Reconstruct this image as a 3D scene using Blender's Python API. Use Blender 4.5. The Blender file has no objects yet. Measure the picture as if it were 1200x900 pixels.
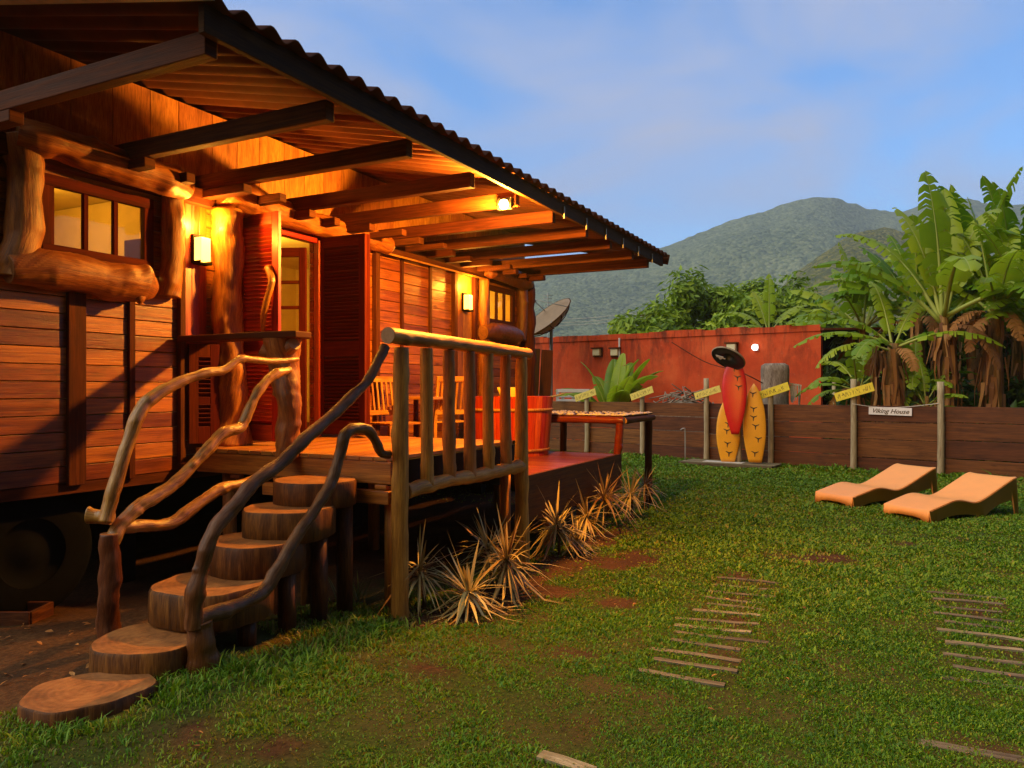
import bpy, math, random
import numpy as np
from mathutils import Vector, Matrix, noise as mnoise

R = math.radians
random.seed(7)
S = bpy.context.scene
COL = S.collection

# ------------------------------------------------------------------ camera, sky, sun, exposure
CAMH = 1.6
cd = bpy.data.cameras.new('camera'); cam = bpy.data.objects.new('camera', cd); COL.objects.link(cam)
cam.location = (0, 0, CAMH); cam.rotation_euler = (R(90), 0, 0)
cd.lens = 27.0; cd.sensor_width = 36.0; cd.shift_y = 0.0042
cd.clip_start = 0.05; cd.clip_end = 12000
S.camera = cam

SUN_EL = R(46)
SUN_DIR = Vector((-0.94 * math.cos(SUN_EL), -0.34 * math.cos(SUN_EL), math.sin(SUN_EL)))   # towards the sun
world = bpy.data.worlds.new('World'); S.world = world; world.use_nodes = True
wn, wl = world.node_tree.nodes, world.node_tree.links
wn.clear()
w_out = wn.new('ShaderNodeOutputWorld'); w_bg = wn.new('ShaderNodeBackground'); w_bg.inputs['Strength'].default_value = 0.10
sky = wn.new('ShaderNodeTexSky'); sky.sky_type = 'NISHITA'; sky.sun_disc = False
sky.sun_elevation = SUN_EL; sky.sun_rotation = math.atan2(SUN_DIR.x, SUN_DIR.y)
sky.altitude = 0; sky.air_density = 1.0; sky.dust_density = 0.6; sky.ozone_density = 2.5
tc = wn.new('ShaderNodeTexCoord'); mp = wn.new('ShaderNodeMapping'); mp.inputs['Scale'].default_value = (1.0, 1.0, 2.6)
mp.inputs['Rotation'].default_value = (0.0, R(14), R(20))
n1 = wn.new('ShaderNodeTexNoise'); n1.inputs['Scale'].default_value = 2.5; n1.inputs['Detail'].default_value = 6; n1.inputs['Roughness'].default_value = 0.5
n1.inputs['Distortion'].default_value = 0.5
rp = wn.new('ShaderNodeValToRGB'); rp.color_ramp.elements[0].position = 0.40; rp.color_ramp.elements[1].position = 0.66
rp.color_ramp.elements[0].color = (0, 0, 0, 1); rp.color_ramp.elements[1].color = (0.95, 0.95, 0.95, 1)
gain = wn.new('ShaderNodeMix'); gain.data_type = 'RGBA'; gain.blend_type = 'MULTIPLY'; gain.inputs[0].default_value = 1.0
gain.inputs[7].default_value = (1.45, 2.15, 2.75, 1)
cm = wn.new('ShaderNodeMix'); cm.data_type = 'RGBA'
cm.inputs[7].default_value = (5.4, 6.0, 8.3, 1)
wl.new(tc.outputs['Generated'], mp.inputs['Vector']); wl.new(mp.outputs['Vector'], n1.inputs['Vector'])
wl.new(n1.outputs['Fac'], rp.inputs['Fac']); wl.new(rp.outputs['Color'], cm.inputs[0])
wl.new(sky.outputs['Color'], gain.inputs[6]); wl.new(gain.outputs[2], cm.inputs[6])
dp = wn.new('ShaderNodeVectorMath'); dp.operation = 'DOT_PRODUCT'; dp.inputs[1].default_value = (0.30, 0.95, 0.55)
wl.new(tc.outputs['Generated'], dp.inputs[0])
mr = wn.new('ShaderNodeMapRange'); mr.interpolation_type = 'SMOOTHSTEP'
mr.inputs['From Min'].default_value = -0.05; mr.inputs['From Max'].default_value = 0.70; mr.inputs['To Min'].default_value = 0.0; mr.inputs['To Max'].default_value = 1.0
wl.new(dp.outputs['Value'], mr.inputs['Value'])
ev = wn.new('ShaderNodeMix'); ev.data_type = 'RGBA'; ev.blend_type = 'MULTIPLY'; ev.inputs[0].default_value = 1.0
er = wn.new('ShaderNodeValToRGB'); er.color_ramp.elements[0].color = (0.045, 0.030, 0.018, 1); er.color_ramp.elements[1].color = (1, 1, 1, 1)
wl.new(mr.outputs[0], er.inputs['Fac'])
wl.new(cm.outputs[2], ev.inputs[6]); wl.new(er.outputs['Color'], ev.inputs[7])
wl.new(ev.outputs[2], w_bg.inputs['Color']); wl.new(w_bg.outputs[0], w_out.inputs['Surface'])

sd = bpy.data.lights.new('sun', 'SUN'); sun = bpy.data.objects.new('sun', sd); COL.objects.link(sun)
sd.energy = 3.5; sd.angle = R(70); sd.color = (1.0, 0.96, 0.82)
sun.rotation_euler = (-SUN_DIR).to_track_quat('-Z', 'Y').to_euler()

S.view_settings.view_transform = 'Standard'; S.view_settings.look = 'None'
S.view_settings.exposure = 0.0; S.view_settings.gamma = 1.0
S.view_settings.use_curve_mapping = False
S.render.engine = 'CYCLES'
S.cycles.max_bounces = 6; S.cycles.diffuse_bounces = 3; S.cycles.glossy_bounces = 3
S.cycles.transmission_bounces = 4; S.cycles.transparent_max_bounces = 12; S.cycles.volume_bounces = 0
S.cycles.use_denoising = True
S.cycles.sample_clamp_indirect = 6.0
S.cycles.caustics_reflective = False; S.cycles.caustics_refractive = False

# ------------------------------------------------------------------ frames
UX, UY = 0.4535, 0.8912                   # along the facade, away from the camera
D0 = 5.2
def H(u, v, z):                           # house frame: u along the facade, v out of it, z up
    w = v - D0
    return Vector((UX * u + UY * w, UY * u - UX * w, z))
AU = Vector((UX, UY, 0)); AN = Vector((UY, -UX, 0)); AZ = Vector((0, 0, 1))

def P(px, d, z=None, py=None):            # a point d metres ahead, seen at column px of the photograph
    x = (px - 600) / 900 * d
    if z is None: z = 0.0 if py is None else CAMH + (455 - py) / 900 * d
    return Vector((x, d, z))

def gh(x, y):                             # ground height (scalars or arrays)
    b = 0.13 * np.exp(-((x + 1.9) ** 2 + (y - 4.2) ** 2) / 2.3)
    r = np.clip((np.hypot(x, y) - 25) / 40, 0, 1)
    return b + (0.014 * np.sin(1.3 * x + 0.7 * y) + 0.011 * np.sin(2.9 * y - 1.1 * x + 2) + 0.006 * np.sin(6.1 * x + 4.3 * y)) * (1 - r)

# ------------------------------------------------------------------ mesh builder
def catmull(pts, sub):
    pts = [Vector(p) for p in pts]
    if len(pts) < 3 or sub < 2: return pts
    out = []
    for i in range(len(pts) - 1):
        p0 = pts[max(i - 1, 0)]; p1 = pts[i]; p2 = pts[i + 1]; p3 = pts[min(i + 2, len(pts) - 1)]
        for k in range(sub):
            t = k / sub
            out.append(0.5 * ((2 * p1) + (p2 - p0) * t + (2 * p0 - 5 * p1 + 4 * p2 - p3) * t * t + (3 * p1 - p0 - 3 * p2 + p3) * t ** 3))
    out.append(pts[-1]); return out

def lerp_list(vals, n):
    if not isinstance(vals, (list, tuple)): return [vals] * n
    return [float(x) for x in np.interp(np.linspace(0, 1, n), np.linspace(0, 1, len(vals)), vals)]

class MB:
    def __init__(s): s.v = []; s.f = []; s.uv = []; s.r = []; s.m = []; s.sm = []
    def add(s, vs, fs, uvs=None, rnd=None, mat=0, smooth=False):
        o = len(s.v); s.v += [Vector(a) for a in vs]
        rnd = random.random() if rnd is None else rnd
        for i, f in enumerate(fs):
            s.f.append([o + k for k in f]); s.r.append(rnd); s.m.append(mat); s.sm.append(smooth)
            s.uv.append(uvs[i] if uvs else [(0, 0)] * len(f))
        return s
    def box(s, c, ax, ay, az, rnd=None, mat=0):           # centre and three half-axes
        c = Vector(c); A = [Vector(ax), Vector(ay), Vector(az)]
        if A[0].cross(A[1]).dot(A[2]) < 0: A[2] = -A[2]
        L = [a.length for a in A]; g = L.index(max(L))
        sg = [(-1, -1, -1), (1, -1, -1), (1, 1, -1), (-1, 1, -1), (-1, -1, 1), (1, -1, 1), (1, 1, 1), (-1, 1, 1)]
        vs = [c + A[0] * i + A[1] * j + A[2] * k for i, j, k in sg]
        fs = [(0, 3, 2, 1), (4, 5, 6, 7), (0, 1, 5, 4), (2, 3, 7, 6), (1, 2, 6, 5), (3, 0, 4, 7)]
        nrm = [2, 2, 1, 1, 0, 0]; ou, ov = random.random() * 9, random.random() * 9
        uvs = []
        for f, n in zip(fs, nrm):
            ab = [x for x in range(3) if x != n]
            if g in ab: pu = g; pv = [x for x in ab if x != g][0]
            else: pu, pv = ab
            uvs.append([(sg[k][pu] * L[pu] + ou, sg[k][pv] * L[pv] + ov + n) for k in f])
        return s.add(vs, fs, uvs, rnd, mat)
    def hb(s, u0, u1, v0, v1, z0, z1, rnd=None, mat=0):   # box in the house frame
        return s.box(H((u0 + u1) / 2, (v0 + v1) / 2, (z0 + z1) / 2), AU * (u1 - u0) / 2, AN * (v1 - v0) / 2, AZ * (z1 - z0) / 2, rnd, mat)
    def wb(s, x0, x1, y0, y1, z0, z1, rnd=None, mat=0):
        return s.box(((x0 + x1) / 2, (y0 + y1) / 2, (z0 + z1) / 2), ((x1 - x0) / 2, 0, 0), (0, (y1 - y0) / 2, 0), (0, 0, (z1 - z0) / 2), rnd, mat)
    def bar(s, p, q, w, h, rnd=None, mat=0, up=AZ):       # rectangular bar from p to q
        p = Vector(p); q = Vector(q); d = (q - p).normalized()
        side = d.cross(up)
        if side.length < 1e-4: side = d.cross(Vector((1, 0, 0)))
        side.normalize(); upv = side.cross(d)
        return s.box((p + q) / 2, (q - p) / 2, side * w / 2, upv * h / 2, rnd, mat)
    def tube(s, pts, rad, n=10, sub=1, rnd=None, mat=0, wob=0.0, wf=6.0, capmat=None, caps=True, oval=1.0, gnarl=0.0):
        pts = catmull(pts, sub); rad = lerp_list(rad, len(pts)); rnd = random.random() if rnd is None else rnd
        if capmat is None: capmat = mat
        o = len(s.v); T = []
        for i in range(len(pts)):
            T.append((pts[min(i + 1, len(pts) - 1)] - pts[max(i - 1, 0)]).normalized())
        knots = []
        if gnarl:
            for _ in range(int(3 + 6 * sum((pts[i + 1] - pts[i]).length for i in range(len(pts) - 1)))):
                i = random.randrange(len(pts)); knots.append((pts[i] + Vector((random.uniform(-1, 1), random.uniform(-1, 1), random.uniform(-1, 1))).normalized() * rad[i], random.uniform(.25, .7) * rad[i], random.choice((-.16, .22, .30))))
        ref = Vector((0, 0, 1)) if abs(T[0].z) < 0.9 else Vector((1, 0, 0))
        nx = T[0].cross(ref).normalized(); L = 0; off = Vector((random.random() * 50,) * 3); ou = random.random() * 7
        Ls = []
        for i, p in enumerate(pts):
            if i: L += (p - pts[i - 1]).length
            Ls.append(L)
            nx = (nx - T[i] * nx.dot(T[i])).normalized(); ny = T[i].cross(nx)
            for k in range(n):
                a = 2 * math.pi * k / n; d = nx * math.cos(a) * oval + ny * math.sin(a); r = rad[i]
                if wob: r *= 1 + wob * mnoise.noise((p + d * r) * wf + off)
                if gnarl:
                    q = p + d * r; r *= 1 + gnarl * (0.55 * mnoise.noise(q * 21 + off) + 0.35 * mnoise.noise(Vector((q.x, q.y, q.z)) * 48 + off))
                    for kc, kr, ka in knots:
                        dd = (q - kc).length / kr
                        if dd < 2.2: r += ka * rad[i] * math.exp(-dd * dd)
                s.v.append(p + d * r)
        for i in range(len(pts) - 1):
            for k in range(n):
                k2 = (k + 1) % n; a = o + i * n
                s.f.append([a + k, a + k2, a + n + k2, a + n + k]); s.r.append(rnd); s.m.append(mat); s.sm.append(True)
                c = 2 * math.pi * (rad[i] + 1e-4) / n
                s.uv.append([(Ls[i] + ou, k * c), (Ls[i] + ou, (k + 1) * c), (Ls[i + 1] + ou, (k + 1) * c), (Ls[i + 1] + ou, k * c)])
        if caps:
            for i, fl in ((0, True), (len(pts) - 1, False)):
                idx = [o + i * n + k for k in range(n)]
                uv = [(math.cos(2 * math.pi * k / n) * rad[i], math.sin(2 * math.pi * k / n) * rad[i]) for k in range(n)]
                if fl: idx.reverse(); uv.reverse()
                s.f.append(idx); s.r.append(rnd); s.m.append(capmat); s.sm.append(False); s.uv.append(uv)
        return s
    def lathe(s, c, prof, n=24, rnd=None, mat=0, smooth=True, ax=None, closed=False, wob=0.0):
        c = Vector(c); o = len(s.v); rnd = random.random() if rnd is None else rnd
        M = Matrix.Identity(3)
        if ax is not None: M = Vector(ax).to_track_quat('Z', 'Y').to_matrix()
        off = Vector((random.random() * 30,) * 3)
        for r, z in prof:
            for k in range(n):
                a = 2 * math.pi * k / n; q = Vector((math.cos(a), math.sin(a), 0))
                rr = r * (1 + wob * mnoise.noise(q * 1.7 + off)) if wob else r
                s.v.append(c + M @ (q * rr + Vector((0, 0, z))))
        for i in range(len(prof) - 1):
            for k in range(n):
                k2 = (k + 1) % n; a = o + i * n
                s.f.append([a + k, a + k2, a + n + k2, a + n + k]); s.r.append(rnd); s.m.append(mat); s.sm.append(smooth)
                t = 2 * math.pi / n * max(prof[i][0], 0.01)
                s.uv.append([(prof[i][1], k * t), (prof[i][1], (k + 1) * t), (prof[i + 1][1], (k + 1) * t), (prof[i + 1][1], k * t)])
        return s
    def poly(s, outline, thick, rnd=None, mat=0, normal=None): # flat polygon with thickness
        pts = [Vector(p) for p in outline]; n = len(pts)
        if normal is None: normal = (pts[1] - pts[0]).cross(pts[2] - pts[1]).normalized()
        t = Vector(normal) * thick
        vs = pts + [p - t for p in pts]
        fs = [list(range(n)), list(range(2 * n - 1, n - 1, -1))] + [[i, i + n, (i + 1) % n + n, (i + 1) % n] for i in range(n)]
        return s.add(vs, fs, None, rnd, mat)
    def build(s, name, mats, parent=None, bevel=0.0, loc=None, kind=None):
        if not isinstance(mats, (list, tuple)): mats = [mats]
        org = Vector(loc) if loc is not None else (Vector(ROOT_LOC[parent.name]) if parent is not None else Vector((0, 0, 0)))
        me = bpy.data.meshes.new(name)
        me.from_pydata([tuple(a - org) for a in s.v], [], s.f)
        for m in mats: me.materials.append(m)
        me.polygons.foreach_set('material_index', s.m); me.polygons.foreach_set('use_smooth', s.sm)
        ul = me.uv_layers.new(name='UVMap')
        ul.data.foreach_set('uv', [c for f in s.uv for p in f for c in p])
        at = me.attributes.new('rnd', 'FLOAT', 'FACE'); at.data.foreach_set('value', s.r)
        me.update()
        ob = bpy.data.objects.new(name, me); COL.objects.link(ob)
        if parent is not None: ob.parent = parent
        elif loc is not None: ob.location = org
        ROOT_LOC[ob.name] = org
        if bevel:
            b = ob.modifiers.new('bevel', 'BEVEL'); b.width = bevel; b.segments = 2; b.limit_method = 'ANGLE'; b.angle_limit = R(40)
        if kind: ob['kind'] = kind
        return ob
ROOT_LOC = {}
def tag(o, label, cat, group=None):
    o['label'] = label; o['category'] = cat
    if group: o['group'] = group
    return o
def thing(name, label, cat, loc, group=None):
    o = bpy.data.objects.new(name, None); COL.objects.link(o); o.location = Vector(loc); o.empty_display_size = 0.1
    ROOT_LOC[o.name] = Vector(loc)
    return tag(o, label, cat, group)
def copy_tree(o, parent=None):
    c = o.copy(); COL.objects.link(c)
    if parent is not None: c.parent = parent
    for ch in [x for x in bpy.data.objects if x.parent == o]: copy_tree(ch, c)
    return c

# ------------------------------------------------------------------ materials
class NT:
    def __init__(s, name):
        s.mat = bpy.data.materials.new(name); s.mat.use_nodes = True
        s.n = s.mat.node_tree.nodes; s.l = s.mat.node_tree.links; s.b = s.n['Principled BSDF']; s.o = s.n['Material Output']
    def new(s, t, **kw):
        x = s.n.new(t)
        for k, v in kw.items(): setattr(x, k, v)
        return x
    def link(s, a, b): s.l.new(a, b)
    def noise(s, vec, scale, detail=5, rough=0.55, dist=0.0, w=None):
        x = s.new('ShaderNodeTexNoise')
        if w is not None: x.noise_dimensions = '4D'; s.link(w, x.inputs['W'])
        x.inputs['Scale'].default_value = scale; x.inputs['Detail'].default_value = detail
        x.inputs['Roughness'].default_value = rough; x.inputs['Distortion'].default_value = dist
        if vec is not None: s.link(vec, x.inputs['Vector'])
        return x.outputs['Fac']
    def ramp(s, fac, stops):
        x = s.new('ShaderNodeValToRGB'); e = x.color_ramp.elements
        while len(e) < len(stops): e.new(0.5)
        for i, (p, c) in enumerate(stops):
            e[i].position = p; e[i].color = (c[0], c[1], c[2], 1) if isinstance(c, (tuple, list)) else (c, c, c, 1)
        s.link(fac, x.inputs['Fac']); return x.outputs['Color']
    def mix(s, a, b, fac, blend='MIX'):
        x = s.new('ShaderNodeMix', data_type='RGBA', blend_type=blend)
        for v, i in ((a, 6), (b, 7)):
            if isinstance(v, (tuple, list)): x.inputs[i].default_value = (v[0], v[1], v[2], 1)
            else: s.link(v, x.inputs[i])
        if isinstance(fac, (int, float)): x.inputs[0].default_value = fac
        else: s.link(fac, x.inputs[0])
        return x.outputs[2]
    def math(s, op, a, b=None):
        x = s.new('ShaderNodeMath', operation=op)
        for v, i in ((a, 0), (b, 1)):
            if v is None: continue
            if isinstance(v, (int, float)): x.inputs[i].default_value = v
            else: s.link(v, x.inputs[i])
        return x.outputs[0]
    def mapping(s, src, scale):
        x = s.new('ShaderNodeMapping'); x.inputs['Scale'].default_value = scale; s.link(src, x.inputs['Vector']); return x.outputs[0]
    def uv(s): return s.new('ShaderNodeTexCoord').outputs['UV']
    def obj(s): return s.new('ShaderNodeTexCoord').outputs['Object']
    def rnd(s):
        x = s.new('ShaderNodeAttribute'); x.attribute_name = 'rnd'; return x.outputs['Fac']
    def bump(s, h, strength=0.3, dist=0.01):
        x = s.new('ShaderNodeBump'); x.inputs['Strength'].default_value = strength; x.inputs['Distance'].default_value = dist
        s.link(h, x.inputs['Height']); s.link(x.outputs[0], s.b.inputs['Normal'])
    def base(s, c):
        if isinstance(c, (tuple, list)): s.b.inputs['Base Color'].default_value = (c[0], c[1], c[2], 1)
        else: s.link(c, s.b.inputs['Base Color'])
    def rough(s, r, spec=None):
        if isinstance(r, (int, float)): s.b.inputs['Roughness'].default_value = r
        else: s.link(r, s.b.inputs['Roughness'])
        if spec is not None: s.b.inputs['Specular IOR Level'].default_value = spec

def wood(name, c0, c1, c2, rough=0.5, su=1.2, sv=22, var=0.5, bump=0.35, spec=0.35, stain=0.5, knots=True):
    c0, c1, c2 = [(c[0], c[1] * 0.88, c[2] * 0.5) if name.find('grey') < 0 and name.find('weathered') < 0 else c for c in (c0, c1, c2)]
    t = NT(name); uv = t.uv(); rn = t.rnd()
    w = t.math('MULTIPLY', rn, 37.0)
    m = t.mapping(uv, (su, sv, 1))
    g = t.noise(m, 1.6, 7, 0.62, 0.6, w)
    fine = t.noise(t.mapping(uv, (su * 3, sv * 5, 1)), 2.0, 3, 0.6, 0.0, w)
    blot = t.noise(t.mapping(uv, (1.6, 5, 1)), 1.5, 4, 0.6, 0.3, w)
    col = t.ramp(g, [(0.28, c0), (0.5, c1), (0.74, c2)])
    col = t.mix(col, (0.42, 0.34, 0.28), t.math('MULTIPLY', t.ramp(fine, [(0.36, 1.0), (0.56, 0.0)]), 0.7), 'MULTIPLY')
    col = t.mix(col, (0.35, 0.3, 0.26), t.math('MULTIPLY', t.ramp(blot, [(0.5, 0.0), (0.72, 1.0)]), stain), 'MULTIPLY')
    if knots:
        vo = t.new('ShaderNodeTexVoronoi', voronoi_dimensions='4D'); t.link(w, vo.inputs['W'])
        t.link(t.mapping(uv, (2.2, 7, 1)), vo.inputs['Vector']); vo.inputs['Scale'].default_value = 1.0
        k = t.ramp(vo.outputs['Distance'], [(0.07, 1.0), (0.16, 0.0)])
        col = t.mix(col, (0.22, 0.16, 0.12), t.math('MULTIPLY', k, 0.75), 'MULTIPLY')
    hv = t.new('ShaderNodeHueSaturation'); t.link(col, hv.inputs['Color'])
    t.link(t.math('ADD', t.math('MULTIPLY', rn, var), 1 - var * 0.5), hv.inputs['Value'])
    t.link(t.math('ADD', t.math('MULTIPLY', rn, 0.02), 0.49), hv.inputs['Hue'])
    t.base(hv.outputs[0])
    t.rough(t.math('ADD', t.math('MULTIPLY', g, 0.35), rough - 0.15), spec)
    t.bump(t.math('ADD', g, t.math('MULTIPLY', fine, 0.6)), bump, 0.006)
    return t.mat

def plain(name, c, rough=0.5, metal=0.0, var=0.15, scale=8.0, bump=0.0, spec=0.5):
    t = NT(name); n = t.noise(t.obj(), scale, 5, 0.6)
    k = [max(0, x * (1 - var)) for x in c]; j = [min(1, x * (1 + var)) for x in c]
    t.base(t.ramp(n, [(0.3, k), (0.7, j)])); t.rough(t.math('ADD', t.math('MULTIPLY', n, 0.2), rough - 0.1), spec)
    t.b.inputs['Metallic'].default_value = metal
    if bump: t.bump(n, bump, 0.01)
    return t.mat

def emit(name, c, strength):
    t = NT(name); t.base((0.8, 0.7, 0.5)); t.b.inputs['Emission Color'].default_value = (c[0], c[1], c[2], 1)
    t.b.inputs['Emission Strength'].default_value = strength
    return t.mat

M = {}
M['plank'] = wood('wall_plank_wood', (0.12, 0.032, 0.010), (0.33, 0.10, 0.026), (0.50, 0.18, 0.046), 0.34, 0.9, 30, 0.85, 0.45, 0.35, 0.7)
M['darkShadedRed'] = wood('dark_shaded_red_wood', (0.05, 0.008, 0.004), (0.10, 0.015, 0.007), (0.15, 0.028, 0.011), 0.75, 0.8, 24, 0.25, 0.2, 0.08, 0.35, False)  # dark window and door wood; on shutters, redwood darkened to imitate shade
M['redwood'] = wood('red_varnished_wood', (0.24, 0.020, 0.008), (0.42, 0.038, 0.012), (0.54, 0.075, 0.022), 0.34, 0.8, 24, 0.25, 0.2, 0.45, 0.35, False)
M['beam'] = wood('dark_beam_wood', (0.04, 0.010, 0.004), (0.095, 0.027, 0.010), (0.16, 0.052, 0.018), 0.65, 0.9, 26, 0.5, 0.5, 0.12)
M['eave'] = wood('dark_eave_wood', (0.02, 0.009, 0.005), (0.045, 0.018, 0.008), (0.07, 0.03, 0.014), 0.7, 0.9, 20, 0.4, 0.3, 0.1)
M['board'] = wood('gable_board_wood', (0.25, 0.085, 0.025), (0.40, 0.16, 0.05), (0.52, 0.24, 0.085), 0.5, 2.0, 14, 0.4, 0.3, 0.35, 0.65)
M['log'] = wood('peeled_log_wood', (0.13, 0.035, 0.010), (0.38, 0.14, 0.035), (0.58, 0.28, 0.08), 0.42, 2.2, 20, 0.3, 1.0, 0.4, 1.0)
M['paleLog'] = wood('pale_round_wood', (0.24, 0.095, 0.03), (0.50, 0.225, 0.06), (0.64, 0.34, 0.10), 0.5, 1.4, 24, 0.35, 0.7, 0.25, 0.8)
M['branch'] = wood('branch_bark', (0.17, 0.06, 0.016), (0.46, 0.22, 0.055), (0.64, 0.37, 0.10), 0.28, 3.0, 26, 0.35, 0.8, 0.6, 1.0)
M['branchDark'] = wood('dark_branch_bark', (0.06, 0.020, 0.010), (0.14, 0.050, 0.022), (0.25, 0.105, 0.05), 0.36, 3.0, 26, 0.3, 0.9, 0.3, 0.9)
M['deck'] = wood('deck_board_wood', (0.22, 0.08, 0.022), (0.37, 0.15, 0.045), (0.47, 0.21, 0.07), 0.33, 0.8, 24, 0.35, 0.25, 0.5, 0.4)
M['deckRed'] = wood('wet_red_deck_wood', (0.13, 0.026, 0.008), (0.24, 0.05, 0.013), (0.33, 0.08, 0.022), 0.3, 0.8, 24, 0.35, 0.2, 0.5, 0.3)
M['fascia'] = wood('dark_fascia_wood', (0.06, 0.02, 0.006), (0.12, 0.038, 0.010), (0.17, 0.06, 0.016), 0.65, 0.6, 20, 0.35, 0.35, 0.12)
M['slab'] = wood('log_side_wood', (0.035, 0.011, 0.004), (0.12, 0.042, 0.012), (0.25, 0.10, 0.028), 0.5, 2.2, 14, 0.35, 0.9, 0.2, 0.9, False)
M['tub'] = wood('red_stave_wood', (0.36, 0.026, 0.006), (0.54, 0.055, 0.011), (0.64, 0.12, 0.022), 0.4, 0.8, 20, 0.5, 0.25, 0.25, 0.3, False)
M['fence'] = wood('brown_fence_wood', (0.055, 0.018, 0.007), (0.14, 0.05, 0.019), (0.23, 0.088, 0.034), 0.6, 0.7, 16, 0.75, 0.4, 0.3, 0.7)
M['postGrey'] = wood('weathered_post_wood', (0.22, 0.17, 0.10), (0.42, 0.34, 0.21), (0.55, 0.46, 0.30), 0.7, 0.9, 14, 0.3, 0.4, 0.2, 0.5)
M['slat'] = wood('weathered_slat_wood', (0.10, 0.075, 0.04), (0.20, 0.16, 0.09), (0.32, 0.27, 0.18), 0.8, 1.2, 22, 0.9, 0.5, 0.2, 0.7)
M['interior'] = plain('interior_paint', (0.70, 0.52, 0.22), 0.7, 0, 0.12, 3)
M['steelDark'] = plain('dark_painted_steel', (0.008, 0.007, 0.006), 0.8, 0.0, spec=0.1)
M['rubber'] = plain('tyre_rubber', (0.005, 0.005, 0.005), 0.9, 0, 0.3, 20, spec=0.05)
M['metalGrey'] = plain('grey_metal', (0.30, 0.29, 0.27), 0.5, 0.3)
M['lounger'] = plain('orange_moulded_plastic', (0.84, 0.36, 0.10), 0.5, 0, 0.05, 5, 0.04, 0.35)
M['boardOrange'] = plain('orange_painted_board', (0.80, 0.34, 0.015), 0.35, 0, 0.06, 5)
M['boardRed'] = plain('red_painted_board', (0.66, 0.012, 0.010), 0.32, 0, 0.06, 5)
M['black'] = plain('black_paint', (0.013, 0.011, 0.012), 0.45, 0, 0.2)
M['yellow'] = plain('yellow_sign_paint', (0.72, 0.56, 0.03), 0.6, 0, 0.12, 14)
M['paleYellow'] = plain('faded_yellow_paint', (0.66, 0.52, 0.10), 0.6, 0, 0.15, 14)
M['white'] = plain('white_sign_paint', (0.72, 0.66, 0.66), 0.6, 0, 0.08, 9)
M['ink'] = plain('dark_ink', (0.06, 0.035, 0.012), 0.7, 0, 0.1)
M['stone'] = plain('pale_concrete', (0.48, 0.45, 0.40), 0.85, 0, 0.2, 10, 0.3)
M['stump'] = wood('grey_stump_wood', (0.16, 0.12, 0.085), (0.29, 0.23, 0.17), (0.42, 0.35, 0.27), 0.85, 2, 9, 0.2, 0.8, 0.2, 0.7)
M['cloth'] = plain('frayed_white_cloth', (0.6, 0.54, 0.47), 0.9, 0, 0.2, 30)
M['yellowCloth'] = plain('yellow_foam', (0.75, 0.55, 0.06), 0.7, 0, 0.1)
M['dish'] = plain('dish_mesh_metal', (0.26, 0.17, 0.10), 0.7, 0.0, 0.15, 6)
M['sconce'] = emit('lamp_glass_glow', (1.0, 0.50, 0.07), 5.5)
M['flood'] = emit('flood_lamp_glow', (1.0, 0.62, 0.16), 40.0)
M['globe'] = emit('white_globe_glow', (1.0, 0.97, 0.90), 3.0)
M['paleLamp'] = plain('unlit_lamp_glass', (0.75, 0.66, 0.42), 0.3, 0, 0.05)

def rings(name, c0, c1, c2):                 # sawn end grain with rings (Object space is not used: UV is centred on the cut)
    t = NT(name); uv = t.uv()
    wv = t.new('ShaderNodeTexWave', wave_type='RINGS', rings_direction='Z'); t.link(uv, wv.inputs['Vector'])
    wv.inputs['Scale'].default_value = 9; wv.inputs['Distortion'].default_value = 3; wv.inputs['Detail'].default_value = 3
    n = t.noise(uv, 7, 8, 0.72, 0.8); col = t.ramp(t.math('ADD', t.math('MULTIPLY', wv.outputs['Fac'], 0.06), t.math('MULTIPLY', n, 0.92)), [(0.25, c0), (0.5, c1), (0.75, c2)])
    t.base(col); t.rough(0.45, 0.4); t.bump(n, 0.4, 0.01); return t.mat
M['rings'] = rings('sawn_end_wood', (0.08, 0.03, 0.009), (0.25, 0.095, 0.026), (0.42, 0.18, 0.05))
M['ringsPale'] = rings('pale_sawn_end', (0.30, 0.13, 0.05), (0.45, 0.22, 0.09), (0.55, 0.32, 0.14))

t = NT('window_glass'); tr = t.new('ShaderNodeBsdfTransparent'); tr.inputs[0].default_value = (0.92, 0.88, 0.78, 1)
gl = t.new('ShaderNodeBsdfGlossy'); gl.inputs['Roughness'].default_value = 0.03; mx = t.new('ShaderNodeMixShader')
fr = t.new('ShaderNodeLayerWeight'); fr.inputs[0].default_value = 0.5
t.link(t.math('ADD', t.math('MULTIPLY', t.math('POWER', fr.outputs['Facing'], 4.0), 0.5), 0.03), mx.inputs[0]); t.link(tr.outputs[0], mx.inputs[1]); t.link(gl.outputs[0], mx.inputs[2]); t.link(mx.outputs[0], t.o.inputs['Surface'])
M['glass'] = t.mat

t = NT('fibre_cement_sheet'); n = t.noise(t.obj(), 2.0, 6, 0.65); n2 = t.noise(t.mapping(t.uv(), (0.5, 9, 1)), 2, 5, 0.6)
t.base(t.mix(t.ramp(n, [(0.3, (0.09, 0.025, 0.008)), (0.7, (0.20, 0.058, 0.017))]), (0.45, 0.35, 0.3), t.math('MULTIPLY', n2, 0.6), 'MULTIPLY')); t.rough(0.8, 0.25); t.bump(n, 0.15)
M['sheet'] = t.mat

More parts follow.
